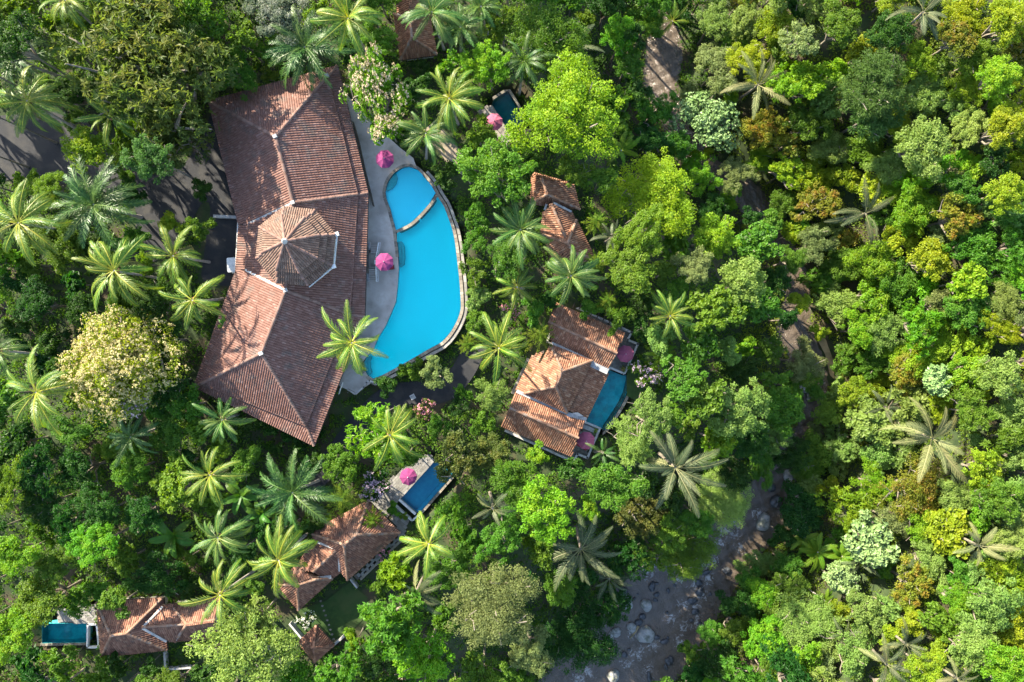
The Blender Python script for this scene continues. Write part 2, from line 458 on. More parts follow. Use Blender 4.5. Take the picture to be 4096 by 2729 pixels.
def ground(x, y):
    i = np.clip((np.asarray(x) - XS[0])/1.25, 0, len(XS)-1.001); j = np.clip((np.asarray(y) - YS[0])/1.25, 0, len(YS)-1.001)
    i0 = i.astype(int); j0 = j.astype(int); a = i-i0; b = j-j0
    return GZ[j0,i0]*(1-a)*(1-b) + GZ[j0,i0+1]*a*(1-b) + GZ[j0+1,i0]*(1-a)*b + GZ[j0+1,i0+1]*a*b


nx, ny = len(XS), len(YS)
idx = np.arange(nx*ny).reshape(ny, nx)
quads = np.stack([idx[:-1,:-1], idx[:-1,1:], idx[1:,1:], idx[1:,:-1]], -1).reshape(-1, 4)
tm = mesh_np('ground', np.stack([GX, GY, GZ], -1).reshape(-1, 3), quads, smooth=True, mat=SOIL)
add('ground', tm, kind='structure')

# river water: a ribbon with foam where the rapids are
FOAM_D = [(1545,1300),(1560,1330),(1590,1310),(1620,1300),(1640,1290),(1655,1250),(1690,1225),(1600,1400),(1610,1370),(1570,1440),(1600,1345),(1500,1300),(1490,1318),(1560,1475),(1500,1485),(1470,1498),(1690,1200),(1700,1260),(1455,1455),(1465,1505),(1440,1520),(1540,1420),(1605,1430),(1350,1545),(1740,1180),(1570,1390),(1625,1330),(1660,1220),(1490,1540),(1330,1560)]
foam_pts = np.array([tuple(PD(u, v, RZ)[:2]) for u, v in FOAM_D])
lat = np.linspace(-1.25, 1.25, 41)
rv = smooth_open(RIV, 26)
rw = np.interp(np.arange(len(rv))/26.0, np.arange(len(RIVER_W)), RIVER_W)
tan = np.gradient(np.array(rv), axis=0); tan /= np.linalg.norm(tan, axis=1)[:, None]
nor = np.stack([-tan[:, 1], tan[:, 0]], -1)
RVX = np.array(rv)[:, None, :] + nor[:, None, :]*(lat[None, :, None]*(rw[:, None, None] + 0.8))
rxy = RVX.reshape(-1, 2)
rz = RZ + 0.05*np.sin(rxy[:, 0]*2.3 + rxy[:, 1]*1.1) + 0.04*np.sin(rxy[:, 1]*3.1 - rxy[:, 0]*1.7) + 0.03*np.sin(rxy[:, 0]*5.3 + 2*rxy[:, 1])
df = np.min(np.hypot(rxy[:, None, 0]-foam_pts[None, :, 0], rxy[:, None, 1]-foam_pts[None, :, 1]), 1)
foam = np.clip(1 - df/2.6, 0, 1)
ri = np.arange(len(rv)*41).reshape(len(rv), 41)
rq = np.stack([ri[:-1,:-1], ri[:-1,1:], ri[1:,1:], ri[1:,:-1]], -1).reshape(-1, 4)[:, ::-1]
m, nt, bs = nodes_of('river_water')
g = N(nt, 'ShaderNodeNewGeometry')
wv = N(nt, 'ShaderNodeTexNoise', i_Scale=0.5, i_Detail=4.0); nt.links.new(g.outputs['Position'], wv.inputs['Vector'])
mixv = N(nt, 'ShaderNodeMix', data_type='VECTOR'); mixv.inputs[0].default_value = 0.18
nt.links.new(g.outputs['Position'], mixv.inputs[4])
sc10 = N(nt, 'ShaderNodeVectorMath', operation='SCALE'); sc10.inputs['Scale'].default_value = 12.0
nt.links.new(wv.outputs['Color'], sc10.inputs[0]); nt.links.new(sc10.outputs[0], mixv.inputs[5])
fn = N(nt, 'ShaderNodeTexNoise', i_Scale=2.1, i_Detail=9.0, i_Roughness=0.72); nt.links.new(mixv.outputs[1], fn.inputs['Vector'])
fa = N(nt, 'ShaderNodeAttribute', attribute_name='foam')
ml = N(nt, 'ShaderNodeMath', operation='MULTIPLY_ADD', i_1=0.30, i_2=-0.10); nt.links.new(fa.outputs['Fac'], ml.inputs[0])
sm = N(nt, 'ShaderNodeMath', operation='ADD'); nt.links.new(fn.outputs[0], sm.inputs[0]); nt.links.new(ml.outputs[0], sm.inputs[1])
ff = ramp(nt, sm.outputs[0], [(0.60, (0, 0, 0)), (0.80, (1, 1, 1))])
mud = ramp(nt, wv.outputs[0], [(0.3, (0.070, 0.055, 0.041)), (0.7, (0.105, 0.082, 0.062))])
mx = N(nt, 'ShaderNodeMix', data_type='RGBA'); nt.links.new(ff, mx.inputs[0]); nt.links.new(mud, mx.inputs[6]); mx.inputs[7].default_value = (0.42, 0.42, 0.41, 1)
nt.links.new(mx.outputs[2], bs.inputs['Base Color'])
rr = N(nt, 'ShaderNodeMapRange', i_3=0.12, i_4=0.7); nt.links.new(ff, rr.inputs[0]); nt.links.new(rr.outputs[0], bs.inputs['Roughness'])
bn = N(nt, 'ShaderNodeTexNoise', i_Scale=3.0, i_Detail=6.0, i_Roughness=0.6); nt.links.new(mixv.outputs[1], bn.inputs['Vector'])
bp = N(nt, 'ShaderNodeBump', i_Strength=0.7, i_Distance=0.25); nt.links.new(bn.outputs[0], bp.inputs['Height']); nt.links.new(bp.outputs[0], bs.inputs['Normal'])
add('river_water', mesh_np('river_water', np.c_[rxy, rz], rq, {'foam': foam}, smooth=True, mat=m), kind='structure')


def sheet(name, polyf, z, mat, dz=0.02):
    b = MB(); b.poly(ccw_pts(polyF(polyf, z), dz)); o = b.build(name, mat); o['kind'] = 'structure'; return o
def ccw_pts(ps, dz):
    a = sum(ps[i][0]*ps[(i+1) % len(ps)][1] - ps[(i+1) % len(ps)][0]*ps[i][1] for i in range(len(ps)))
    if a < 0: ps = list(reversed(ps))
    return [(p[0], p[1], p[2] + dz) for p in ps]
def dpoly(pts): return [(u*DF, v*DF) for u, v in pts]

# driveway west of the big roof, lanes between the gardens
DRIVE_F = smooth_closed(dpoly([(-40,285),(60,262),(170,262),(250,330),(330,400),(420,380),(470,300),(490,260),(560,260),(590,420),(575,560),(560,650),(470,648),(468,590),(484,480),(462,470),(425,540),(360,600),(300,590),(310,470),(180,430),(40,410),(-40,420)]), 3)
sheet('driveway', DRIVE_F, 0.0, ASPHALT)
def ribbon(name, pts_d, w, z, mat, dz=0.03):
    c = [Vector(PD(u, v, z)[:2]) for u, v in pts_d]; c = [Vector(p) for p in smooth_open([tuple(p) for p in c], 6)]
    b = MB(); L = []
    for i, p in enumerate(c):
        t = (c[min(i+1, len(c)-1)] - c[max(i-1, 0)]).normalized(); n = Vector((-t.y, t.x))*w/2
        L.append((p+n, p-n))
    for (a, d), (a2, d2) in zip(L[:-1], L[1:]): b.poly([(a.x, a.y, z+dz), (d.x, d.y, z+dz), (d2.x, d2.y, z+dz), (a2.x, a2.y, z+dz)])
    o = b.build(name, mat); o['kind'] = 'structure'
    return [p for p, _ in L] + [q for _, q in reversed(L)]
LANE1 = ribbon('garden_lane', [(1095,790),(1066,850),(1030,892),(985,905),(940,903),(890,915),(845,955),(800,1010),(770,1050),(735,1090),(690,1120)], 3.4, -2.0, ASPHALT)
LANE2 = ribbon('brick_path', [(985,290),(1010,320),(1035,350),(1055,385),(1062,430)], 2.6, -1.0, EARTH_PATH)
LANE3 = ribbon('villa_lane', [(900,1270),(905,1310),(880,1345)], 3.6, -2.5, ASPHALT)
LAWN_F = [(1300,2405),(1400,2330),(1470,2390),(1470,2460),(1390,2540),(1335,2575),(1262,2510),(1215,2545),(1165,2490),(1195,2440)]
sheet('lawn', LAWN_F, -2.5, LAWN, 0.03)
sheet('small_lawn', [(670,2560),(790,2560),(790,2655),(674,2664)], -1.5, LAWN, 0.03)
sheet('villa_garden_lawn', dpoly([(1440,840),(1500,800),(1545,850),(1530,910),(1480,930),(1440,910)]), -4.0, LAWN, 0.04)
SANDP = [tuple(PD(u, v, RZ)[:2]) for u, v in [(1876,740),(1893,775),(1912,830),(1914,872),(1904,862),(1893,815),(1872,775)]]
b = MB(); b.poly([(x, y, RZ+0.55) for x, y in ccw(SANDP)]); sand = b.build('sandy_bank', SAND); sand['kind'] = 'structure'

# ------------------------------------------------------------------ pools
def water_mat(name, tint, rough=0.04):
    m = bpy.data.materials.new(name); m.use_nodes = True; nt = m.node_tree; nt.nodes.remove(nt.nodes['Principled BSDF'])
    tr = N(nt, 'ShaderNodeBsdfTransparent'); tr.inputs[0].default_value = (*tint, 1)
    gl = N(nt, 'ShaderNodeBsdfGlossy', i_Roughness=rough)
    fr = N(nt, 'ShaderNodeFresnel', i_IOR=1.33)
    g = N(nt, 'ShaderNodeNewGeometry')
    n = N(nt, 'ShaderNodeTexNoise', i_Scale=2.5, i_Detail=3.0); nt.links.new(g.outputs['Position'], n.inputs['Vector'])
    bp = N(nt, 'ShaderNodeBump', i_Strength=0.25, i_Distance=0.05); nt.links.new(n.outputs[0], bp.inputs['Height'])
    nt.links.new(bp.outputs[0], gl.inputs['Normal']); nt.links.new(bp.outputs[0], fr.inputs['Normal'])
    mx = N(nt, 'ShaderNodeMixShader'); nt.links.new(fr.outputs[0], mx.inputs[0]); nt.links.new(tr.outputs[0], mx.inputs[1]); nt.links.new(gl.outputs[0], mx.inputs[2])
    nt.links.new(mx.outputs[0], nt.nodes['Material Output'].inputs['Surface'])
    return m
POOL_BLUE = surf('pool_floor_blue', (0.03, 0.86, 0.88), (0.04, 0.89, 0.91), scale=0.25, rough=0.6)
POOL_SKY = surf('pool_floor_sky', (0.20, 0.76, 0.88), (0.22, 0.79, 0.90), scale=0.4, rough=0.6)
POOL_STONE = surf('pool_floor_stone', (0.04, 0.38, 0.40), (0.075, 0.56, 0.56), scale=1.6, detail=9, rough=0.6, c=(0.05, 0.33, 0.36), cscale=0.9)
POOL_DEEP = surf('pool_floor_deep', (0.035, 0.27, 0.40), (0.055, 0.36, 0.48), scale=1.8, detail=9, rough=0.6)
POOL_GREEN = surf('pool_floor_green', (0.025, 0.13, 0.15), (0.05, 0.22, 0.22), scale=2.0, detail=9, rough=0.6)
POOL_STEP = surf('pool_step_tile', (0.06, 0.30, 0.32), (0.12, 0.42, 0.42), scale=3.0, rough=0.6)
WATER_BLUE = water_mat('pool_water_blue', (0.40, 0.98, 0.98))
WATER_TEAL = water_mat('pool_water_teal', (0.45, 0.88, 0.95))

def pool(name, polyf, z, depth, floor_mat, wmat, label, dz=-0.06):
    """a basin (floor and walls) with a sheet of water a hand below its edge"""
    root = empty(name, tuple(sum((Vector(p) for p in polyF(polyf, z)), Vector())/len(polyf)), label, 'swimming pool')
    inv = Matrix.Translation(-root.location)
    xy = ccw([tuple(p[:2]) for p in polyF(polyf, z)])
    c = root.location
    xy = [(x-c.x, y-c.y) for x, y in xy]
    b = MB()
    b.poly([(x, y, -depth) for x, y in xy])
    for i in range(len(xy)):
        (x1, y1), (x2, y2) = xy[i], xy[(i+1) % len(xy)]
        b.poly([(x2, y2, -depth), (x1, y1, -depth), (x1, y1, 0.0), (x2, y2, 0.0)])
    b.build('basin', floor_mat, root)
    w = MB(); w.poly([(x, y, dz) for x, y in xy]); w.build('water', wmat, root)
    return root

def sized_blocks(path, width, step, z, closed=False, start_side=0, hgt=0.12, gap=0.03, jit=0.12):
    """corner sets of stones laid along a line (width to its left)"""
    pts = [Vector(p[:2]) for p in path]
    if closed: pts = pts + [pts[0]]
    L = [0.0]
    for a, c in zip(pts[:-1], pts[1:]): L.append(L[-1] + (c-a).length)
    def at(s):
        for i in range(len(pts)-1):
            if s <= L[i+1] or i == len(pts)-2:
                t = (s-L[i])/max(L[i+1]-L[i], 1e-6); d = (pts[i+1]-pts[i]).normalized()
                return pts[i].lerp(pts[i+1], t), d
    out = []; s = 0.0
    while s < L[-1] - step*0.3:
        e = min(s + step*(1 + rnd.uniform(-jit, jit)), L[-1])
        (p, d1), (q, d2) = at(s + gap/2), at(e - gap/2)
        n1 = Vector((-d1.y, d1.x)); n2 = Vector((-d2.y, d2.x))
        out.append([p + n1*start_side, q + n2*start_side, q + n2*(start_side+width), p + n1*(start_side+width)])
        s = e
    return out

def stones(parent, name, quads, z, mat, hgt=0.12, most=300):
    """each stone a mesh of its own (its top a little proud or low)"""
    c = parent.location if parent is not None else Vector()
    for k, q in enumerate(quads[:most]):
        m0 = sum(q, Vector((0, 0)))/4
        b = MB(); b.prism([tuple(p - m0) for p in q], -hgt, rnd.uniform(0, 0.02))
        o = b.build(name, mat, parent); o.location = (m0.x - c.x, m0.y - c.y, z - c.z)

def paved(parent, name, polyf, z, mat, a, bsz, ang, avoid=(), gap=0.025, most=300, stagger=True):
    """separate paving stones in courses inside a polygon"""
    pw = [tuple(p[:2]) for p in polyF(polyf, z)]
    av = [[tuple(p[:2]) for p in polyF(q, z)] for q in avoid]
    ca, sa = math.cos(ang), math.sin(ang)
    cx = sum(p[0] for p in pw)/len(pw); cy = sum(p[1] for p in pw)/len(pw)
    R = max(math.hypot(p[0]-cx, p[1]-cy) for p in pw)
    c = parent.location if parent is not None else Vector()
    protos = []
    for k in range(3):
        q = MB(); q.box((0, 0, -0.05 + 0.004*k), a-gap, bsz-gap, 0.10); protos.append(q.mesh(name, mat))
    n = 0; nb = int(R/bsz)+2; na = int(R/a)+2; rest = MB()
    for j in range(-nb, nb+1):
        for i in range(-na, na+1):
            x = (i + (0.5 if stagger and j % 2 else 0))*a; y = j*bsz
            X = cx + x*ca - y*sa; Y = cy + x*sa + y*ca
            if not inside([X], [Y], pw)[0] or any(inside([X], [Y], q)[0] for q in av): continue
            if n < most:
                o = add(name, protos[rnd.randrange(3)], parent); o.location = (X-c.x, Y-c.y, z-c.z+0.05); o.rotation_euler = (0, 0, ang)
            else: rest.box((X-c.x, Y-c.y, z-c.z), a-gap, bsz-gap, 0.10, ang)
            n += 1
    if rest.v: rest.build(name, mat, parent, kind='stuff')
    return n

# main pool: two basins with a stone arc between them
big = pool('main_pool', POOL_BIG_F, 0.0, 1.5, POOL_BLUE, WATER_BLUE, 'large turquoise curved swimming pool beside the grey deck of the biggest roof')
small = pool('children_pool', POOL_SMALL_F, 0.0, 0.7, POOL_SKY, WATER_BLUE, 'shallow sky blue rounded pool joined to the upper end of the big turquoise pool')
def step_block(parent, polyf, z0, z1, mat, name='pool_step'):
    c = parent.location; b = MB()
    b.prism([(p[0]-c.x, p[1]-c.y) for p in polyF(polyf, 0.0)], z0, z1); b.build(name, mat, parent)
step_block(big, [(1590,966),(1604,964),(1613,980),(1616,1030),(1613,1055),(1600,1066),(1596,1062)], -1.49, -0.5, POOL_STEP)
step_block(big, [(1591,975),(1600,975),(1605,1000),(1604,1050),(1597,1055)], -0.49, -0.25, POOL_STEP)
step_block(big, [(1456,1445),(1468,1427),(1482,1430),(1474,1446),(1476,1470),(1482,1490),(1472,1503),(1456,1477)], -1.49, -0.45, POOL_STEP)
step_block(big, [(1456,1447),(1466,1432),(1471,1434),(1466,1450),(1468,1472),(1472,1492),(1457,1476)], -0.44, -0.22, POOL_STEP)
step_block(small, [(1582,690),(1588,710),(1583,733),(1568,752),(1548,762),(1543,758),(1550,733),(1562,712)], -0.69, -0.3, POOL_STEP)
arc = [P(x, y, 0) for x, y in [(1585,927),(1611,916),(1640,901),(1666,880),(1703,841),(1730,808),(1747,780)]]
stones(big, 'dividing_stone', sized_blocks(smooth_open([tuple(p[:2]) for p in arc], 4), 0.44, 0.62, 0, start_side=-0.22), 0.0, SLATE, 1.4)
ring_l = [(1742,772),(1722,737),(1699,708),(1668,676),(1632,665),(1605,672),(1579,690),(1560,712),(1548,735),(1541,766),(1544,792),(1561,837),(1572,880),(1583,921),(1588,967),(1595,1030)]
stones(small, 'coping_stone', sized_blocks([P(x, y, 0) for x, y in ring_l], -0.42, 0.5, 0), 0.02, SLATE, 0.3)
ring_r = [(1454,1445),(1454,1477),(1472,1503),(1494,1516),(1543,1494),(1632,1445),(1713,1398),(1766,1369),(1802,1329),(1829,1280),(1842,1239),(1842,1195),(1838,1128),(1829,1047),(1820,972),(1809,918),(1795,877),(1775,824),(1751,788),(1722,737),(1690,700)]
rr_s = smooth_open([tuple(P(x, y, 0)[:2]) for x, y in ring_r], 4)
stones(big, 'coping_stone', sized_blocks(rr_s, -0.46, 0.55, 0), 0.02, COPING, 1.4)
# outer wall top beyond the coping, a dark channel between them
stones(big, 'wall_cap', sized_blocks(rr_s[8:], -0.42, 0.95, 0, start_side=-0.60), -0.12, STONE, 1.6)

DECK_F = [(1330,300),(1420,420),(1500,500),(1601,592),(1653,632),(1668,676),(1632,665),(1605,672),(1579,690),(1560,712),(1548,735),(1541,766),(1544,792),(1561,837),(1572,880),(1583,921),(1588,967),(1595,1074),(1590,1150),(1583,1208),(1570,1240),(1543,1302),(1512,1352),(1494,1396),(1467,1427),(1454,1445),(1454,1477),(1472,1503),(1494,1516),(1480,1535),(1442,1560),(1418,1580),(1390,1560),(1350,1540),(1360,1400),(1390,1250),(1400,900),(1380,700),(1340,500)]
b = MB(); dp = ccw([tuple(p[:2]) for p in polyF(DECK_F, 0)]); b.prism(dp, -0.6, 0.0)
deck = b.build('pool_deck', DECK); deck['kind'] = 'structure'

# villa pools
pa = pool('villa_pool', POOL_A_F, -4.0, 1.3, POOL_STONE, WATER_TEAL, 'teal curved plunge pool along the orange villa roof right of centre')
edgeA = [(2412,1728),(2418,1722),(2452,1672),(2479,1630),(2500,1590),(2515,1545),(2521,1500),(2523,1492)]
eA = smooth_open([tuple(P(x, y, -4)[:2]) for x, y in edgeA], 3)
stones(pa, 'wall_cap', sized_blocks(eA, -0.42, 0.7, 0, start_side=-0.10), -4.02, COPING, 1.5)
stones(pa, 'wall_cap', sized_blocks(eA, 0.40, 0.9, 0), -4.35, SLATE, 1.0)
pb = pool('villa_pool', POOL_B_F, -2.5, 1.3, POOL_DEEP, WATER_TEAL, 'deep blue rectangular pool beside the pale stone terrace at lower centre')
eB = [P(x, y, -2.5) for x, y in [(1676,2055),(1809,1903)]]
stones(pb, 'wall_cap', sized_blocks(eB, -0.40, 0.6, 0), -2.55, SLATE, 1.5)
stones(pb, 'pool_bench', sized_blocks(eB, 0.55, 1.2, 0, gap=0.01), -3.0, POOL_DEEP, 0.8)
stones(pb, 'coping_stone', sized_blocks([P(x, y, -2.5) for x, y in [(1600,1994),(1674,2060)]], -0.35, 3.6, 0), -2.30, WHITE, 1.0)
stones(pb, 'coping_stone', sized_blocks([P(x, y, -2.5) for x, y in [(1740,1842),(1605,1994)]], -0.32, 0.8, 0), -2.44, PAVER, 0.4)
pc = pool('villa_pool', POOL_C_F, -1.5, 1.3, POOL_STONE, WATER_TEAL, 'dark teal pool left of the old brown roof in the lower left corner')
stones(pc, 'wall_cap', sized_blocks([P(x, y, -1.5) for x, y in [(160,2574),(350,2571)]], -0.40, 0.7, 0), -1.55, SLATE, 1.5)
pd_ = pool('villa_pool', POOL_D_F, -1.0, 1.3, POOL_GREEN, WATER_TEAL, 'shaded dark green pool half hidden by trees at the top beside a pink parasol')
stones(pd_, 'wall_cap', sized_blocks([P(x, y, -1.0) for x, y in [(2085,470),(2068,420),(2031,362),(1975,398)]], -0.4, 0.6, 0), -1.0, SLATE, 1.2)

# ------------------------------------------------------------------ tiled roofs
def mvc(pts, poly, vals):
    """mean value coordinates: heights inside a polygon from the heights of its corners"""
    pts = np.asarray(pts, float); V = np.asarray(poly, float)
    s = V[None] - pts[:, None]; r = np.linalg.norm(s, axis=2) + 1e-9
    s2 = np.roll(s, -1, 1); r2 = np.roll(r, -1, 1)
    cr = s[..., 0]*s2[..., 1] - s[..., 1]*s2[..., 0]; D = (s*s2).sum(2)
    t = (r*r2 - D)/np.where(np.abs(cr) < 1e-9, 1e-9, cr)
    w = (np.roll(t, 1, 1) + t)/r
    return (w*np.asarray(vals)[None]).sum(1)/w.sum(1)


def tile_proto(w, L, h=0.10):
    prof = [(-w*0.5, 0.0), (-w*0.24, h*0.85), (w*0.02, h), (w*0.28, h*0.7), (w*0.5, 0.0)]
    V = [(x, -0.02, z+0.035) for x, z in prof] + [(x, L*1.08, z) for x, z in prof]
    F = []
    for i in range(4): F.append((i, i+1, 5+i+1)); F.append((i, 5+i+1, 5+i))
    V += [(-w*0.5, -0.02, 0.0), (w*0.5, -0.02, 0.0)]
    F += [(10, 2, 1), (10, 11, 2), (11, 3, 2)]
    return np.array(V, float), np.array(F, int)


def face_tiles(poly3, w, L):
    """positions and axes of the tiles on one roof face; the eave runs from corner 0 to corner 1"""
    A = [Vector(p) for p in poly3]
    e = (A[1]-A[0]); e.z = 0; e.normalize()
    t = Vector((-e.y, e.x, 0))
    c = sum(A, Vector())/len(A)
    if (c-A[0]).dot(t) < 0: t = -t
    o = A[0]
    st = [((p-o).dot(e), (p-o).dot(t)) for p in A]
    n = len(st)
    smin, smax = min(p[0] for p in st), max(p[0] for p in st)
    pts = []
    k = 0
    while smin + (k+0.5)*w < smax:
        s = smin + (k+0.5)*w; k += 1
        ts = []
        for i in range(n):
            (s1, t1), (s2, t2) = st[i], st[(i+1) % n]
            if (s1 > s) != (s2 > s): ts.append(t1 + (t2-t1)*(s-s1)/(s2-s1))
        ts.sort()
        for t0, t1 in zip(ts[::2], ts[1::2]):
            j0 = math.floor((t0 - 0.25*L)/L) + 1 if t0 > 0.2*L else round(t0/L)
            j = j0
            while (j+0.45)*L < t1:
                pts.append((s, j*L)); j += 1
    if not pts: return np.zeros((0, 4, 3))
    pts = np.array(pts); vals = [p.z for p in A]
    mid = pts + [0, L*0.5]
    cen = np.array(st).mean(0)
    q = mid + (cen-mid)*1e-3
    z0 = mvc(q, st, vals); zs = mvc(q + [0.05, 0], st, vals); zt = mvc(q + [0, 0.05], st, vals)
    gs = np.clip((zs-z0)/0.05, -1.5, 1.5); gt = np.clip((zt-z0)/0.05, -2, 2)
    E = np.array(e); T = np.array(t)
    org = np.array(o)[None]*[1, 1, 0] + pts[:, :1]*E + pts[:, 1:]*T
    org[:, 2] = z0 - gt*L*0.5
    X = E[None] + np.array([0, 0, 1.0])*gs[:, None]; X /= np.linalg.norm(X, axis=1)[:, None]
    Y = T[None] + np.array([0, 0, 1.0])*gt[:, None]
    Z = np.cross(X, Y); Z *= np.sign(Z[:, 2:3]); Z /= np.linalg.norm(Z, axis=1)[:, None]
    return np.stack([org, X, Y, Z], 1)


def tile_roof(roof, faces, w, L, mat, single=0, under=UNDER, h=0.10):
    """roof: the parent mesh (underlay). faces: corner lists in world space."""
    T = np.concatenate([face_tiles(f, w, L) for f in faces])
    V, F = tile_proto(w, L, h)
    # those nearest the camera as single tiles, the rest joined
    order = np.argsort(-T[:, 0, 2])
    one, rest = order[:single], order[single:]
    off = np.array(roof.parent.location) if roof.parent is not None else np.zeros(3)
    if single:
        me = mesh_np('roof_tile', V, F); me.materials.append(mat)
        for i in one:
            o_, x, y, z = T[i]
            M = Matrix(((x[0], y[0], z[0], o_[0]-off[0]), (x[1], y[1], z[1], o_[1]-off[1]), (x[2], y[2], z[2], o_[2]-off[2]), (0, 0, 0, 1)))
            o = bpy.data.objects.new('roof_tile', me); o.parent = roof; o.matrix_local = M; link(o)
    if len(rest):
        R = T[rest]; m = len(R)
        jit = RNG.normal(0, 0.008, (m, 1, 1))
        VV = R[:, None, 0] - off + V[None, :, :1]*R[:, None, 1] + V[None, :, 1:2]*R[:, None, 2] + (V[None, :, 2:3]+jit)*R[:, None, 3]
        FF = (F[None] + (np.arange(m)*len(V))[:, None, None]).reshape(-1, 3)
        me = mesh_np('roof_tiles', VV.reshape(-1, 3), FF, {'rnd': np.repeat(RNG.random(m), len(V))})
        me.materials.append(mat)
        add('roof_tiles', me, roof, kind='stuff')


CAP_V, CAP_F = [], []
for i_, (x_, s_) in enumerate(((0.0, 1.0), (0.52, 0.82))):
    for k_ in range(6):
        a_ = math.pi*k_/5
        CAP_V.append((x_, -math.cos(a_)*0.20*s_, math.sin(a_)*0.17*s_))
for k_ in range(5): CAP_F.append((k_, 6+k_, 6+k_+1, k_+1))
CAP_F2 = [f for f in CAP_F] + [(0, 1, 2, 5), (2, 3, 4, 5)]


def caps(roof, lines, mat, single=True, size=1.0, name='ridge_tile', lift=0.06):
    off = Vector(roof.parent.location) if roof.parent is not None else Vector()
    me = bpy.data.meshes.new(name); me.from_pydata(CAP_V, [], CAP_F2); me.materials.append(mat)
    joined = MB(); rn = []
    n = 0
    for p, q in lines:
        p, q = Vector(p), Vector(q)
        if p.z > q.z: p, q = q, p
        d = q - p; Ln = d.length; d.normalize()
        y = Vector((-d.y, d.x, 0)).normalized(); z = d.cross(y)
        if z.z < 0: z, y = -z, -y
        st = 0.44*size; k = max(1, round(Ln/st)); st = Ln/k
        for i in range(k):
            o_ = p + d*(i*st) + Vector((0, 0, lift)) - off
            a = size*rnd.uniform(0.95, 1.06)
            M = Matrix(((d.x*st/0.44, y.x*a, z.x*a, o_.x), (d.y*st/0.44, y.y*a, z.y*a, o_.y), (d.z*st/0.44, y.z*a, z.z*a, o_.z), (0, 0, 0, 1)))
            if single and n < 300:
                o = bpy.data.objects.new(name, me); o.parent = roof; o.matrix_local = M; link(o)
            else:
                b = len(joined.v); joined.v += [tuple(M @ Vector(v)) for v in CAP_V]; joined.f += [tuple(b+i2 for i2 in f) for f in CAP_F2]
                rn += [rnd.random()]*len(CAP_V)
            n += 1
    if joined.v:
        m2 = joined.mesh(name, mat); at = m2.attributes.new('rnd', 'FLOAT', 'POINT'); at.data.foreach_set('value', rn)
        add(name, m2, roof, kind='stuff')


def under_mesh(root, faces, mat=UNDER, dz=-0.10, name='roof'):
    b = MB(); c = root.location
    for f in faces:
        m0 = sum((Vector(p) for p in f), Vector())/len(f)
        for i in range(len(f)):
            p, q = Vector(f[i]), Vector(f[(i+1) % len(f)])
            b.poly([(v.x-c.x, v.y-c.y, v.z+dz-c.z) for v in (p, q, m0)])
    return b.build(name, mat, root)


def strip(root, name, p, q, w, mat, lift=0.12, th=0.06):
    """a flat gutter or mortar band from p to q"""
    p, q = Vector(p), Vector(q); c = root.location
    if root.parent is not None: c = c + root.parent.location
    d = (q-p); y = Vector((-d.y, d.x, 0)).normalized()*w/2; up = Vector((0, 0, lift))
    b = MB()
    top = [p-y+up-c, q-y+up-c, q+y+up-c, p+y+up-c]
    lo = [v - Vector((0, 0, th)) for v in top]
    b.poly(top)
    for i in range(4): b.poly([lo[i], lo[(i+1) % 4], top[(i+1) % 4], top[i]])
    return b.build(name, mat, root)


def walls(root, xy, z0, z1, mat=WALL, th=0.2, name='wall'):
    c = root.location; xy = ccw([tuple(p[:2]) for p in xy]); n = len(xy)
    for i in range(n):
        p, q = Vector(xy[i]), Vector(xy[(i+1) % n]); m = (p+q)/2; d = q-p
        b = MB(); b.box((0, 0, 0), d.length, th, z1-z0, math.atan2(d.y, d.x))
        o = b.build(name, mat, root); o.location = (m.x-c.x, m.y-c.y, (z0+z1)/2-c.z)


def inset(xy, d):
    c = sum((Vector(p[:2]) for p in xy), Vector((0, 0)))/len(xy)
    return [tuple(Vector(p[:2]) + (c-Vector(p[:2])).normalized()*d) for p in xy]

# ---- main building
ZE, ZB, ZR = 3.3, 4.15, 8.6
o_ = {k: P(x, y, ZE) for k, (x, y) in dict(NW=(834,404), NE=(1350,263), E1=(1472,772), E2=(1458,1268), S=(1256,1784), SW=(775,1547), W2=(942,1088), W1=(955,902)).items()}
i_ = {k: P(x, y, ZB) for k, (x, y) in dict(NW=(873,427), NE=(1309,305), E1=(1430,778), E2=(1398,1258), S=(1222,1703), SW=(806,1534), W2=(982,1080), W1=(993,896)).items()}
r_ = [P(1102,547,ZR), P(1172,812,ZR), P(1144,1162,ZR), P(1046,1414,ZR)]
main = empty('main_building', (-32, 10, 0), 'biggest brown tiled building with a bent hipped roof and eight sided cupola', 'building')
upper = [[i_['NE'], i_['E1'], r_[1], r_[0]], [i_['E1'], i_['E2'], r_[2], r_[1]], [i_['E2'], i_['S'], r_[3], r_[2]],
         [i_['NW'], i_['W1'], r_[1], r_[0]], [i_['W1'], i_['W2'], r_[2], r_[1]], [i_['W2'], i_['SW'], r_[3], r_[2]],
         [i_['NW'], i_['NE'], r_[0]], [i_['SW'], i_['S'], r_[3]]]
ring = ['NW', 'NE', 'E1', 'E2', 'S', 'SW', 'W2', 'W1']
lower = []
dn = Vector((0, 0, -0.28))
for a, c in zip(ring, ring[1:] + ring[:1]): lower.append([o_[a], o_[c], i_[c]+dn, i_[a]+dn])
TW, TL = 0.33, 0.42
rf = under_mesh(main, upper); tile_roof(rf, upper, TW, TL, TILE_MAIN)
caps(rf, [(r_[0], r_[1]), (r_[1], r_[2]), (r_[2], r_[3]), (i_['NW'], r_[0]), (i_['NE'], r_[0]), (i_['SW'], r_[3]), (i_['S'], r_[3]), (i_['E1'], r_[1]), (i_['E2'], r_[2])], RIDGE_MAIN, size=1.25)
strip(rf, 'valley_gutter', i_['W1'], r_[1], 0.28, GUTTER)
strip(rf, 'valley_gutter', i_['W2'], r_[2], 0.30, WHITE, lift=0.14)
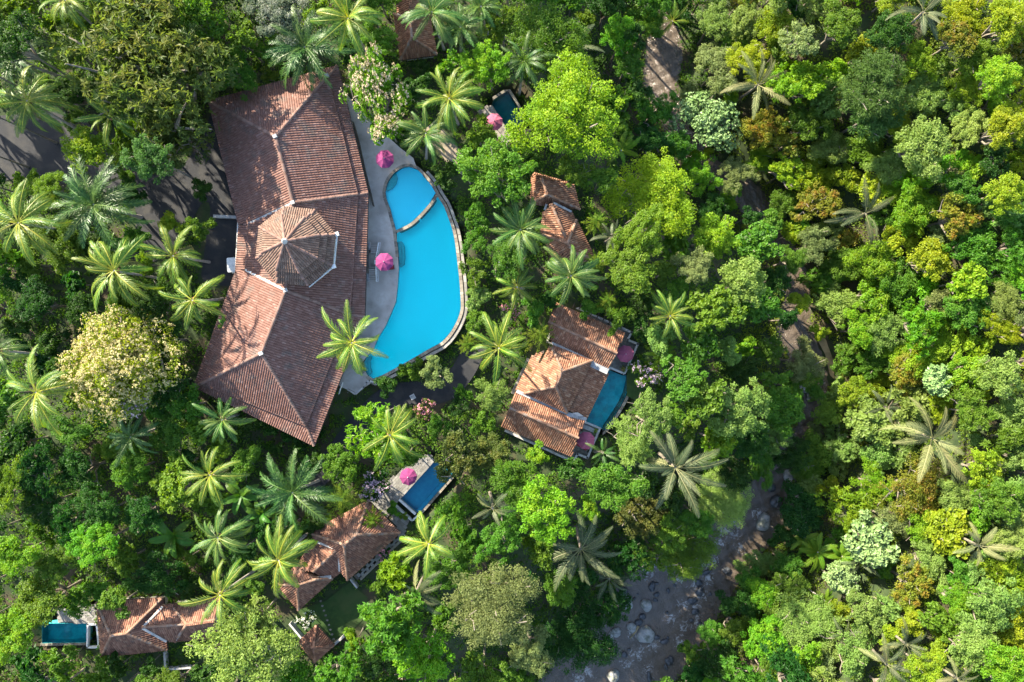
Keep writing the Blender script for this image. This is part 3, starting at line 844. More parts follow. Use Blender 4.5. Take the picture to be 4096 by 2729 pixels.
for p in (r_[0], r_[3], i_['NE'], r_[1], r_[2]):
    b = MB(); b.box((p.x+32, p.y-10, p.z+0.18), 0.55, 0.45, 0.4, 0.4); b.build('ridge_end_block', MORTAR, rf)
skirt = under_mesh(main, lower, name='skirt_roof'); tile_roof(skirt, lower, TW, TL, TILE_MAIN)
caps(skirt, [(i_[a], i_[c]) for a, c in zip(ring, ring[1:] + ring[:1])], TILE_MAIN, single=False, size=0.8, name='break_tiles', lift=-0.02)
caps(skirt, [(o_[a], i_[a]+dn) for a in ('NW', 'NE', 'E1', 'E2', 'S', 'SW')], RIDGE_MAIN, size=1.05, name='hip_tile')
wl = [tuple(i_[a][:2]) for a in ring]
walls(main, wl, -0.5, ZE+0.2)
# fascia under the eaves
for a, c in zip(ring, ring[1:] + ring[:1]): strip(main, 'fascia', o_[a]+Vector((0,0,-0.22)), o_[c]+Vector((0,0,-0.22)), 0.12, DARK, lift=0.0, th=0.25)

# cupola: three stacked eight sided roofs on a drum
cz = 14.2
C = P(1139, 966, cz); cx_, cy_ = C.x, C.y
ANG0 = math.radians(17)
def octa(R, z, n=8): return [Vector((cx_ + R*math.cos(ANG0 + k*math.pi/4), cy_ + R*math.sin(ANG0 + k*math.pi/4), z)) for k in range(n)]
cup = under_mesh(main, [], name='cupola')
tiers = [(0.0, cz, 3.90, 12.0), (3.55, 11.5, 4.65, 10.95), (4.30, 10.4, 5.45, 9.85)]
cf = []; cl = []
for R0, z0, R1, z1 in tiers:
    lo, hi = octa(R1, z1), octa(max(R0, 0.05), z0)
    for k in range(8):
        k2 = (k+1) % 8
        cf.append([lo[k], lo[k2], hi[k2], hi[k]]); cl.append((lo[k], hi[k]))
b = MB()
for f in cf: b.poly([(p.x+32, p.y-10, p.z-0.08) for p in f])
for (R0, z0, R1, z1), (R2, z2, _, _) in zip(tiers[:-1], tiers[1:]):
    lo, hi = octa(R2-0.02, z2-0.3), octa(R2-0.02, z1)
    for k in range(8): b.poly([(p.x+32, p.y-10, p.z) for p in (lo[k], lo[(k+1) % 8], hi[(k+1) % 8], hi[k])])
for R1, z1 in ((3.92, 12.0), (4.67, 10.95), (5.47, 9.85)):
    lo, hi = octa(R1, z1-0.30), octa(R1, z1+0.02)
    for k in range(8): b.poly([(p.x+32, p.y-10, p.z) for p in (lo[k], lo[(k+1) % 8], hi[(k+1) % 8], hi[k])])
bpy.data.meshes.remove(cup.data); cup = b.build('cupola', UNDER, main)
tile_roof(cup, cf, 0.30, 0.40, TILE_CUPOLA, single=300)
caps(cup, cl, RIDGE_MAIN, size=1.05)
b = MB(); dl = octa(4.6, 5.0); dh = octa(4.6, 9.95)
for k in range(8): b.poly([(p.x+32, p.y-10, p.z) for p in (dl[k], dl[(k+1) % 8], dh[(k+1) % 8], dh[k])])
b.build('drum', WALL, cup)
g8 = octa(5.62, 9.5)
for k in (6, 7):
    strip(cup, 'white_gutter', g8[k], g8[(k+1) % 8], 0.13, WHITE, lift=0, th=0.18)
for k in (7, 0): b = MB(); b.box((g8[k].x+32, g8[k].y-10, 9.6), 0.5, 0.5, 0.4, 0.3); b.build('rain_head', WHITE, cup)
b = MB(); b.tube([(cx_+32, cy_-10, cz-0.1), (cx_+32, cy_-10, cz+0.25), (cx_+32, cy_-10, cz+0.45), (cx_+32, cy_-10, cz+0.9)], [0.42, 0.36, 0.2, 0.03], 8); b.build('finial', MORTAR, cup)
# west side: white downpipe rail along the wall
b = MB(); A0, A1 = P(953,890,3.0), P(944,1088,3.0); b.tube([(A0.x+32, A0.y-10, 3.0), (A1.x+32, A1.y-10, 3.0)], [0.14, 0.14], 6); b.build('white_gutter_pipe', WHITE, main)

# ---- a generic hipped/gabled villa roof
def villa(name, label, cat, faces_f, ridges_f, tile, z_g, wall_polys, w=0.30, L=0.40, single=0, gutters=(), ridge_mat=RIDGE_VILLA, bands=()):
    ps = [P(*p) for p in faces_f[0]]
    root = empty(name, (ps[0].x, ps[0].y, z_g), label, cat)
    faces = [[P(*p) for p in f] for f in faces_f]
    r = under_mesh(root, faces)
    tile_roof(r, faces, w, L, tile, single=single)
    caps(r, [(P(*p), P(*q)) for p, q in ridges_f], ridge_mat, size=1.1)
    for p, q, wd, mt in gutters: strip(r, 'valley_gutter', P(*p), P(*q), wd, mt, lift=0.16)
    for f in faces: strip(root, 'fascia', Vector(f[0])+Vector((0,0,-0.2)), Vector(f[1])+Vector((0,0,-0.2)), 0.1, DARK, lift=0, th=0.22)
    for poly, z1 in wall_polys: walls(root, inset([tuple(P(x, y, z1)[:2]) for x, y in poly], 1.1), z_g-0.5, z1+0.1)
    return root

# villa right of the main pool
eA_, rA_ = -1.0, 1.4
vA = villa('pool_villa', 'orange tiled villa with two long gabled wings round a hipped middle', 'villa', [
    [(2500,1334,eA_),(2223,1211,eA_),(2192,1287,rA_),(2467,1412,rA_)],
    [(2433,1476,-0.5),(2206,1372,-0.5),(2192,1287,rA_),(2467,1412,rA_)],
    [(2062,1568,-0.5),(2338,1684,-0.5),(2313,1752,rA_),(2038,1632,rA_)],
    [(2007,1705,eA_),(2286,1826,eA_),(2313,1752,rA_),(2038,1632,rA_)],
    # hipped middle
    [(2203,1379,0.3),(2368,1443,0.3),(2250,1486,3.2)],
    [(2368,1443,0.3),(2268,1652,0.3),(2223,1546,3.2),(2250,1486,3.2)],
    [(2100,1573,0.3),(2268,1652,0.3),(2223,1546,3.2)],
    [(2203,1379,0.3),(2100,1573,0.3),(2223,1546,3.2),(2250,1486,3.2)],
    # lean-to roofs
    [(2435,1494,-1.2),(2348,1674,-1.2),(2268,1640,-0.1),(2350,1462,-0.1)],
    [(2128,1425,-1.2),(2062,1562,-1.2),(2104,1578,-0.1),(2180,1400,-0.1)],
], [((2192,1287,rA_),(2467,1412,rA_)), ((2038,1632,rA_),(2313,1752,rA_)), ((2203,1379,0.3),(2250,1486,3.2)), ((2368,1443,0.3),(2250,1486,3.2)), ((2268,1652,0.3),(2223,1546,3.2)), ((2100,1573,0.3),(2223,1546,3.2)), ((2250,1486,3.2),(2223,1546,3.2))],
    TILE_VILLA, -4.0, [([(2500,1334),(2223,1211),(2160,1372),(2433,1476)], -1.2), ([(2062,1568),(2338,1684),(2286,1826),(2007,1705)], -1.2), ([(2203,1379),(2368,1443),(2268,1652),(2100,1573)], 0.1)],
    single=300, gutters=[((2206,1372,-0.4),(2372,1446,-0.4),0.45,MORTAR), ((2360,1452,-0.5),(2432,1485,-0.5),1.0,GUTTER), ((2268,1658,-0.3),(2345,1682,-0.6),0.8,GUTTER), ((2066,1564,-0.4),(2270,1655,-0.4),0.5,GUTTER)])
for q in ([(2290,1652),(2312,1650),(2334,1664),(2318,1666),(2300,1658)],):
    c = vA.location; b = MB(); b.prism([(P(x, y, -0.2).x-c.x, P(x, y, -0.2).y-c.y) for x, y in q], 3.55, 3.9); b.build('mortar_patch', MORTAR, vA)

# villa at the lower centre
eB_ = 0.6
vB = villa('courtyard_villa', 'brown tiled villa with stepped hipped roofs above the dark lawn', 'villa', [
    [(1600,2132,eB_),(1390,2320,eB_),(1377,2179,4.0),(1427,2139,4.0)],
    [(1473,2003,eB_),(1600,2132,eB_),(1427,2139,4.0)],
    [(1240,2132,eB_),(1473,2003,eB_),(1427,2139,4.0),(1377,2179,4.0)],
    [(1240,2134,eB_),(1390,2320,eB_),(1377,2179,4.0)],
    # connecting roof
    [(1362,2290,0.3),(1318,2322,0.3),(1252,2288,2.1),(1352,2196,2.1)],
    [(1226,2198,0.3),(1185,2275,0.3),(1252,2288,2.1),(1352,2196,2.1),(1275,2160,0.7)],
    # lower hipped roof
    [(1330,2316,0.5),(1194,2440,0.5),(1190,2340,2.4),(1262,2318,2.4)],
    [(1108,2338,0.5),(1194,2440,0.5),(1190,2340,2.4)],
    [(1108,2336,0.5),(1180,2265,0.5),(1262,2318,2.4),(1190,2340,2.4)],
    [(1180,2268,0.5),(1330,2316,0.5),(1262,2318,2.4)],
], [((1600,2132,eB_),(1427,2139,4.0)), ((1390,2320,eB_),(1377,2179,4.0)), ((1240,2132,eB_),(1377,2179,4.0)), ((1473,2003,eB_),(1427,2139,4.0)), ((1377,2179,4.0),(1427,2139,4.0)), ((1252,2288,2.1),(1352,2196,2.1)), ((1330,2316,0.5),(1262,2318,2.4)), ((1194,2440,0.5),(1190,2340,2.4)), ((1108,2338,0.5),(1190,2340,2.4)), ((1190,2340,2.4),(1262,2318,2.4))],
    TILE_OLD, -2.5, [([(1600,2132),(1390,2320),(1240,2132),(1473,2003)], 0.5), ([(1362,2290),(1318,2322),(1200,2260),(1250,2190)], 0.2), ([(1330,2316),(1194,2440),(1108,2338),(1180,2268)], 0.4)],
    single=300, gutters=[((1270,2168,1.0),(1345,2196,2.2),0.3,MORTAR), ((1356,2200,2.2),(1358,2285,0.8),0.28,MORTAR), ((1205,2318,1.4),(1326,2307,0.9),0.5,MORTAR)])

# villa at the lower left
eC_ = 1.4
vC = villa('corner_villa', 'old dark brown tiled villa with white valley lines in the lower left corner', 'villa', [
    [(386,2410,eC_),(405,2628,eC_),(446,2542,4.2)],
    [(405,2628,eC_),(668,2600,eC_),(507,2534,4.2),(446,2542,4.2)],
    [(668,2600,eC_),(652,2392,eC_),(507,2534,4.2)],
    [(386,2410,eC_),(652,2392,eC_),(507,2534,4.2),(446,2542,4.2)],
    [(675,2567,1.9),(720,2564,1.9),(745,2497,3.6),(570,2508,3.6)],
    [(645,2423,1.9),(690,2418,1.9),(745,2497,3.6),(570,2508,3.6)],
    [(684,2418,1.5),(701,2566,1.5),(748,2497,4.2)],
    [(684,2418,1.5),(880,2390,1.5),(860,2480,4.2),(748,2497,4.2)],
    [(701,2566,1.5),(880,2550,1.5),(860,2480,4.2),(748,2497,4.2)],
], [((386,2410,eC_),(446,2542,4.2)), ((405,2628,eC_),(446,2542,4.2)), ((668,2600,eC_),(507,2534,4.2)), ((652,2392,eC_),(507,2534,4.2)), ((446,2542,4.2),(507,2534,4.2)), ((570,2508,3.6),(745,2497,3.6)), ((684,2418,1.5),(748,2497,4.2)), ((701,2566,1.5),(748,2497,4.2)), ((748,2497,4.2),(860,2480,4.2))],
    TILE_OLD, -1.5, [([(386,2410),(405,2628),(668,2600),(652,2392)], 1.2), ([(650,2420),(690,2566),(880,2550),(880,2392)], 1.2)],
    gutters=[((652,2425,2.3),(572,2508,3.6),0.3,MORTAR), ((572,2512,3.6),(668,2566,2.1),0.35,MORTAR), ((690,2430,2.0),(742,2488,3.7),0.25,MORTAR), ((740,2506,3.8),(706,2560,1.9),0.25,MORTAR)])

# garden pavilion
gz = villa('garden_pavilion', 'small square pavilion with a four sided brown tiled roof by the dark lawn', 'pavilion', [
    [(1264,2502,0.2),(1336,2581,0.2),(1254,2592,2.6)], [(1336,2581,0.2),(1259,2650,0.2),(1254,2592,2.6)],
    [(1259,2650,0.2),(1192,2569,0.2),(1254,2592,2.6)], [(1192,2569,0.2),(1264,2502,0.2),(1254,2592,2.6)]],
    [((x, y, 0.2), (1254,2592,2.6)) for x, y in ((1264,2502),(1336,2581),(1259,2650),(1192,2569))],
    TILE_OLD, -2.5, [], ridge_mat=TILE_OLD)
for x, y in ((1264,2514),(1324,2580),(1259,2637),(1205,2569)):
    p = P(x, y, -1.0); b = MB(); b.box((p.x-gz.location.x, p.y-gz.location.y, 1.35), 0.18, 0.18, 2.7, 0.8); b.build('post', DARK, gz)

# villa at the top, partly under palms
vD = villa('palm_villa', 'orange tiled villa under leaning palms at the top edge', 'villa', [
    [(1574,55,1.8),(1602,238,1.8),(1648,150,4.4),(1642,96,4.4)],
    [(1602,238,1.8),(1748,218,1.8),(1648,150,4.4)],
    [(1748,218,1.8),(1715,45,1.8),(1642,96,4.4),(1648,150,4.4)],
    [(1574,55,1.8),(1715,45,1.8),(1642,96,4.4)],
    [(1583,-20,1.9),(1590,62,1.9),(1648,90,3.4),(1640,-20,3.4)],
    [(1715,-20,1.9),(1712,52,1.9),(1648,90,3.4),(1640,-20,3.4)],
    [(1520,-30,1.4),(1524,8,1.4),(1583,2,2.6),(1580,-30,2.6)],
], [((1574,55,1.8),(1642,96,4.4)), ((1602,238,1.8),(1648,150,4.4)), ((1748,218,1.8),(1648,150,4.4)), ((1715,45,1.8),(1642,96,4.4)), ((1642,96,4.4),(1648,150,4.4))],
    TILE_VILLA, -1.0, [([(1574,55),(1602,238),(1748,218),(1715,45)], 1.6)], gutters=[((1588,60,2.2),(1620,75,3.2),0.4,MORTAR), ((1622,78,3.2),(1645,94,4.3),0.4,MORTAR)])

# villa half hidden by trees above the right villa
vE = villa('hidden_villa', 'orange tiled villa half hidden under trees above the right hand villa', 'villa', [
    [(2128,690,0.8),(2122,815,0.8),(2190,778,3.2),(2165,712,3.2)],
    [(2295,738,0.8),(2320,838,0.8),(2190,778,3.2),(2165,712,3.2)],
    [(2122,815,0.8),(2320,838,0.8),(2190,778,3.2)],
    [(2128,690,0.8),(2295,738,0.8),(2165,712,3.2)],
    [(2286,846,0.9),(2302,884,0.9),(2266,962,2.8),(2205,815,2.8)],
    [(2172,848,0.9),(2162,938,0.9),(2266,962,2.8),(2205,815,2.8)],
    [(2168,938,1.0),(2306,880,1.0),(2270,974,3.9)],
    [(2306,880,1.0),(2382,1038,1.0),(2296,1012,3.9),(2270,974,3.9)],
    [(2206,1024,1.0),(2252,1088,1.0),(2382,1038,1.0),(2296,1012,3.9)],
    [(2168,938,1.0),(2206,1024,1.0),(2296,1012,3.9),(2270,974,3.9)],
], [((2165,712,3.2),(2190,778,3.2)), ((2320,838,0.8),(2190,778,3.2)), ((2205,815,2.8),(2266,962,2.8)), ((2168,938,1.0),(2270,974,3.9)), ((2306,880,1.0),(2270,974,3.9)), ((2270,974,3.9),(2296,1012,3.9)), ((2382,1038,1.0),(2296,1012,3.9)), ((2122,815,0.8),(2190,778,3.2))],
    TILE_VILLA, -2.0, [([(2128,690),(2122,815),(2320,838),(2295,738)], 0.6), ([(2168,938),(2306,880),(2382,1038),(2252,1088)], 0.8)],
    gutters=[((2186,818,2.2),(2178,842,1.4),0.3,GUTTER), ((2214,812,2.6),(2286,848,1.2),0.3,GUTTER)])

# ------------------------------------------------------------------ terraces, walls, stairs
def low_wall(name, label, pts, z, h, w, mat=MORTAR, cat='wall', cap=None):
    ps = [P(x, y, z) for x, y in pts]
    root = empty(name, tuple(ps[0]), label, cat)
    for a, c in zip(ps[:-1], ps[1:]):
        d = c-a; m0 = (a+c)/2
        b = MB(); b.box((0, 0, 0), d.length + w*0.9, w, h, math.atan2(d.y, d.x))
        o = b.build('wall', mat, root); o.location = (m0.x-ps[0].x, m0.y-ps[0].y, h/2 - 0.3)
        if cap:
            b = MB(); b.box((0, 0, 0), d.length + w*1.1, w*1.5, 0.06, math.atan2(d.y, d.x))
            o = b.build('coping', cap, root); o.location = (m0.x-ps[0].x, m0.y-ps[0].y, h - 0.3 + 0.035)
    return root

# right villa: stone terraces round the roof
TERR_A1 = [(2290,1225),(2300,1222),(2524,1325),(2508,1360),(2549,1376),(2497,1495),(2434,1478),(2440,1440),(2400,1400)]
TERR_A2 = [(2345,1690),(2396,1712),(2348,1830),(2308,1814),(2294,1846),(2020,1722),(2020,1690),(2300,1780)]
for pf, lb, av in ((TERR_A1, 'pale stone terrace with a dark edge at the upper end of the teal curved pool', []), (TERR_A2, 'pale stone terrace with a dark edge at the lower end of the teal curved pool', [])):
    ps = [tuple(p[:2]) for p in polyF(pf, -4.0)]
    root = empty('stone_terrace', (*ps[0], -4.0), lb, 'terrace')
    b = MB(); b.prism([(x-ps[0][0], y-ps[0][1]) for x, y in ccw(ps)], -2.2, -0.06); b.build('terrace_base', DARKSTONE, root)
    paved(root, 'paving_stone', pf, -4.0, PAVER, 0.62, 0.42, math.radians(-24), most=200)
low_wall('terrace_edge', 'dark capped edge wall of the right villa terrace above the pool', [(2300,1229),(2524,1330),(2508,1360),(2549,1376),(2497,1492)], -4.0, 0.75, 0.22, DARKSTONE, 'wall', MORTAR)
low_wall('terrace_edge', 'dark capped edge wall of the right villa terrace below the pool', [(2398,1712),(2348,1830),(2308,1814),(2294,1846),(2022,1722)], -4.0, 0.75, 0.22, DARKSTONE, 'wall', MORTAR)
low_wall('terrace_kerb', 'white kerb between the teal curved pool and its upper terrace', [(2434,1468),(2494,1494)], -4.0, 0.45, 0.30, WHITE, 'kerb')
low_wall('terrace_kerb', 'white kerb between the teal curved pool and its lower terrace', [(2343,1690),(2396,1712)], -4.0, 0.45, 0.30, WHITE, 'kerb')
for i in range(9):
    p = P(2302+i*24, 1205+i*11, -3.2); low = MB(); low.box((0, 0, 0), 0.12, 2.2, 0.14, math.radians(-24)); o = low.build('pergola_beam', DARK); o.location = p
    tag(o, 'dark timber pergola beam sticking out behind the right villa top wall', 'beam', 'pergola beams behind the right villa')
low_wall('garden_wall', 'grey wall path along the left side of the right villa', [(2112,1440),(2052,1570)], -3.5, 0.6, 0.5, DARKSTONE)

# lower centre villa: terrace, planter, side ledge
TERR_B = [(1738,1843),(1605,1994),(1566,2040),(1548,2092),(1500,2040),(1478,2010),(1552,1925),(1640,1850),(1715,1815)]
ps = [tuple(p[:2]) for p in polyF(TERR_B, -2.5)]
tb = empty('stone_terrace', (*ps[0], -2.5), 'pale paved terrace with a magenta parasol beside the deep blue pool', 'terrace')
b = MB(); b.prism([(x-ps[0][0], y-ps[0][1]) for x, y in ccw(ps)], -0.6, -0.06); b.build('terrace_base', DARKSTONE, tb)
paved(tb, 'paving_stone', TERR_B, -2.5, PAVER, 0.55, 0.36, math.radians(48), most=290)
SIDE_B = [(1612,2148),(1440,2312),(1428,2300),(1600,2132),(1560,2080),(1590,2040),(1640,2075)]
ps = [tuple(p[:2]) for p in polyF(SIDE_B, -2.5)]
sb = empty('stone_terrace', (*ps[0], -2.5), 'narrow pale ledge along the lower right side of the brown stepped roof villa', 'terrace')
b = MB(); b.prism([(x-ps[0][0], y-ps[0][1]) for x, y in ccw(ps)], -1.6, -0.06); b.build('terrace_base', DARKSTONE, sb)
paved(sb, 'paving_stone', SIDE_B, -2.5, PAVER, 0.6, 0.5, math.radians(-44), most=120)
low_wall('ledge_wall', 'dark stepped wall below the narrow ledge of the brown stepped roof villa', [(1616,2150),(1440,2318),(1424,2300)], -2.9, 0.7, 0.25, DARKSTONE, 'wall', SLATE)
low_wall('planter', 'white planter wall round green shrubs at the end of the deep blue pool', [(1672,2060),(1650,2082),(1580,2018)], -2.5, 0.75, 0.22, WHITE, 'planter')
low_wall('garden_wall', 'thin grey garden wall from the lawn to the left of the pavilion', [(1168,2488),(1216,2546)], -2.5, 1.3, 0.28, MORTAR)
low_wall('garden_wall', 'thin grey garden wall right of the pavilion', [(1334,2576),(1380,2537)], -2.5, 1.3, 0.28, MORTAR)
low_wall('garden_wall', 'short grey wall below the stepped roof villa at the upper lawn corner', [(1408,2312),(1432,2342)], -2.5, 1.2, 0.25, MORTAR)
low_wall('garden_wall', 'pale wall piece beside the lane left of the stepped roof villa', [(1183,2178),(1222,2138)], -2.5, 1.2, 0.3, MORTAR)
# stepping stones over the lawn
for k in range(9):
    p = P(1283+k*6.5, 2405+k*19, -2.45); b = MB()
    b.prism([(math.cos(a)*0.20*rnd.uniform(.8, 1.1), math.sin(a)*0.17*rnd.uniform(.8, 1.1)) for a in np.linspace(0, 6.28, 8)[:-1]], -0.05, 0.03)
    o = b.build('stepping_stone', DARKSTONE); o.location = p; tag(o, 'small pale stepping stone set in the dark lawn beside the pavilion', 'stepping stone', 'stepping stones across the lawn')

# lower left villa
TERR_C = [(276,2492),(385,2425),(392,2490)]
ps = [tuple(p[:2]) for p in polyF(TERR_C, -1.5)]
tc = empty('stone_terrace', (*ps[0], -1.5), 'pale grey paved corner above the dark teal pool at lower left', 'terrace')
b = MB(); b.prism([(x-ps[0][0], y-ps[0][1]) for x, y in ccw([tuple(p[:2]) for p in polyF([(230,2492),(230,2440),(385,2400),(392,2490)], -1.5)])], -0.6, -0.06); b.build('terrace_base', DARKSTONE, tc)
paved(tc, 'paving_stone', [(230,2492),(230,2440),(385,2410),(392,2490)], -1.5, PAVER, 0.6, 0.4, math.radians(3), most=120)
low_wall('planter', 'white rectangular planter frame filled with grass beside the dark teal pool', [(354,2496),(390,2498),(398,2588),(352,2588),(354,2496)], -1.5, 0.55, 0.22, WHITE, 'planter')
low_wall('garden_wall', 'pale wall round the small dark lawn below the lower left villa', [(669,2602),(673,2668),(770,2660)], -1.5, 1.2, 0.28, MORTAR)

# terrace of the shaded pool at the top
TERR_D = [(1964,420),(1993,462),(2022,502),(2050,560),(2010,585),(1960,500),(1915,445)]
ps = [tuple(p[:2]) for p in polyF(TERR_D, -1.0)]
td = empty('stone_terrace', (*ps[0], -1.0), 'grey stone terrace beside the shaded dark green pool at the top', 'terrace')
b = MB(); b.prism([(x-ps[0][0], y-ps[0][1]) for x, y in ccw(ps)], -0.6, -0.06); b.build('terrace_base', DARKSTONE, td)
paved(td, 'paving_stone', TERR_D, -1.0, DARKSTONE, 0.9, 0.6, math.radians(-58), most=100)
low_wall('garden_wall', 'grey wall seen between palms left of the hidden villa', [(2010,985),(2012,1060)], -2.0, 1.2, 0.9, DARKSTONE, 'wall', GUTTER)

# main deck: double stair down from the building
st = empty('pool_staircase', tuple(P(1490,1030,0)), 'grey double staircase with a pale slatted railing beside the magenta parasol', 'staircase')
def sbox(name, fx, fy, wx, wy, z, h, mat, rz=0.0):
    p = P(fx, fy, z); b = MB(); b.box((0, 0, 0), wx, wy, h, rz); o = b.build(name, mat, st); o.location = (p.x-st.location.x, p.y-st.location.y, z); return o
sbox('landing', 1492, 1045, 0.98, 2.15, 0.62, 1.24, DARKSTONE)
for k in range(7): sbox('step', 1499-k*0.15, 1012-k*7.0, 0.95, 0.20, 0.56-0.08*k, 1.1-0.16*k, DECK)
for k in range(7): sbox('step', 1490, 1080+k*6.8, 0.9, 0.20, 0.56-0.08*k, 1.1-0.16*k, DECK)
for k in range(8): sbox('tread_shadow', 1499-k*0.15, 1015.5-k*7.0, 0.94, 0.07, 0.50-0.08*k, 1.0-0.15*k, DARK); sbox('tread_shadow', 1490, 1076.5+k*6.8, 0.89, 0.07, 0.50-0.08*k, 1.0-0.15*k, DARK)  # dark strips between the treads, painting in their shadow lines
for (x0, y0, x1, y1) in ((1514,972,1504,1030),(1503,1064,1505,1126)):
    for k in range(11):
        t = k/10; z = 0.7 + (0.55*t if y0 < 1000 else 0.55*(1-t)); sbox('baluster', x0+(x1-x0)*t+4, y0+(y1-y0)*t, 0.30, 0.09, z, 0.08, WHITE)
    a, c = P(x0, y0, 1.0), P(x1, y1, 1.4); b = MB()
    if y0 > 1000: a, c = P(x0, y0, 1.4), P(x1, y1, 1.0)
    b.tube([tuple(a-st.location), tuple(c-st.location)], [0.09, 0.09], 6); b.build('handrail', WHITE, st)
    b = MB(); off = Vector((0.30, 0, 0)); b.tube([tuple(a+off-st.location), tuple(c+off-st.location)], [0.05, 0.05], 6); b.build('handrail', METAL, st)
for y in (986, 1045, 1110): sbox('side_bench', 1477 if y == 1045 else 1480-(y > 1050)*7, y, 0.28, 1.9 if y == 1045 else 1.1, 0.45, 0.8, GUTTER)
sbox('white_box', 1501, 1049, 0.22, 0.6, 1.3, 0.25, WHITE)

ls = empty('garden_stairs', tuple(P(1370,1570,0)), 'grey stone stairs going down beside the lower corner of the big roof and deck', 'staircase')
a0, a1 = P(1392,1530,-0.1), P(1360,1585,-1.9)
for k in range(9):
    t = k/8; p = a0.lerp(a1, t); b = MB(); b.box((0, 0, -0.4), 1.5, 0.42, 0.8, math.radians(-30)); o = b.build('step', DECK if k % 2 else MORTAR, ls); o.location = p - ls.location
b = MB(); q0, q1 = P(1370,1530,0.5), P(1348,1598,-1.2); b.tube([tuple(q0-ls.location), tuple(q1-ls.location)], [0.12, 0.12], 5); b.build('side_wall_cap', WHITE, ls)
b = MB(); q0, q1 = P(1391,1555,0.8), P(1420,1570,0.8); b.tube([tuple(q0-ls.location), tuple(q1-ls.location)], [0.04, 0.04], 5); b.build('handrail', DARK, ls)
b = MB(); q = P(1362,1592,-1.9); b.prism([(q.x-ls.location.x+dx, q.y-ls.location.y+dy) for dx, dy in ((-0.9,-0.6),(1.2,-0.9),(1.5,0.5),(-0.4,0.9))], -2.6, -1.95); b.build('landing', DECK, ls)
low_wall('planter', 'curved white planter edge at the lower tip of the turquoise pool', [(1492,1528),(1478,1522),(1466,1530),(1455,1548),(1425,1575)], 0.0, 0.5, 0.22, MORTAR, 'planter')
low_wall('deck_railing', 'dark thin railing between the big roof eave and the grey pool deck', [(1417,495),(1435,560),(1462,680),(1497,826)], 0.0, 1.2, 0.10, DARK, 'railing')
low_wall('drive_wall', 'low pale wall crossing the dark driveway beside the big roof', [(866,868),(952,872)], 0.0, 1.0, 0.42, MORTAR)
b = MB(); b.box((0, 0, 0.02), 0.75, 0.75, 0.08, 0.5); dc = b.build('drain_cover', METAL); p = P(1651,1588,-2.0); dc.location = p
tag(dc, 'square metal drain cover set in the dark garden lane', 'drain cover')
b = MB(); b.box((0, 0, 0.08), 0.5, 0.5, 0.06, 0.5); b.build('inner_plate', GUTTER, dc)

# ------------------------------------------------------------------ parasols
def parasol(fx, fy, z, R, mat, label, rot=0.0, hgt=2.6):
    p = P(fx, fy, z+hgt)
    root = empty('parasol', (p.x, p.y, z), label, 'parasol', 'large pool parasols', rot)
    for k in range(8):
        a0, a1 = k*math.pi/4, (k+1)*math.pi/4
        rows = []
        for r, zz in ((0.02, hgt+0.42), (0.33, hgt+0.33), (0.66, hgt+0.18), (1.0, hgt-0.06)):
            rows.append([(R*r*math.cos(a0), R*r*math.sin(a0), zz), (R*r*math.cos((a0+a1)/2)*(math.cos(math.pi/8)*1.005), R*r*math.sin((a0+a1)/2)*(math.cos(math.pi/8)*1.005), zz-0.04*r), (R*r*math.cos(a1), R*r*math.sin(a1), zz)])
        b = MB()
        for r0, r1 in zip(rows[:-1], rows[1:]):
            for q in range(2): b.poly([r0[q], r1[q], r1[q+1], r0[q+1]])
        for q in range(2): b.poly([rows[-1][q], tuple(Vector(rows[-1][q])-Vector((0, 0, .14))), tuple(Vector(rows[-1][q+1])-Vector((0, 0, .14))), rows[-1][q+1]])
        b.build('canopy_panel', mat, root)
        rib = MB(); rib.tube([(0.1*math.cos(a0), 0.1*math.sin(a0), hgt+0.37), (R*math.cos(a0), R*math.sin(a0), hgt-0.07)], [0.022, 0.018], 5); rib.build('rib', METAL, root)
    b = MB(); b.tube([(0, 0, 0.05), (0, 0, hgt+0.45)], [0.035, 0.03], 8); b.build('pole', METAL, root)
    b = MB(); b.tube([(0, 0, hgt+0.42), (0, 0, hgt+0.50), (0, 0, hgt+0.62)], [0.09, 0.07, 0.02], 8); b.build('finial', METAL, root)
    b = MB(); b.tube([(0, 0, 0), (0, 0, 0.1)], [0.4, 0.36], 12); b.build('base', DARK, root)
    return root
parasol(1539,636,0,1.34,CANVAS_A,'magenta eight sided parasol on the deck beside the upper end of the pools', 0.45)
parasol(1537,1048,0,1.34,CANVAS_A,'magenta eight sided parasol beside the grey double staircase', 0.40)
parasol(2502,1416,-4,1.32,CANVAS_B,'pink parasol on the upper terrace of the teal curved pool', 0.2)
parasol(2344,1763,-4,1.36,CANVAS_B,'pink parasol on the lower terrace of the teal curved pool', 0.3)
parasol(1633,1908,-2.5,1.30,CANVAS_A,'magenta parasol under leaves on the terrace of the deep blue pool', 0.1)
parasol(1977,487,-1,1.28,CANVAS_B,'sun striped pink parasol beside the shaded dark green pool', 0.35)

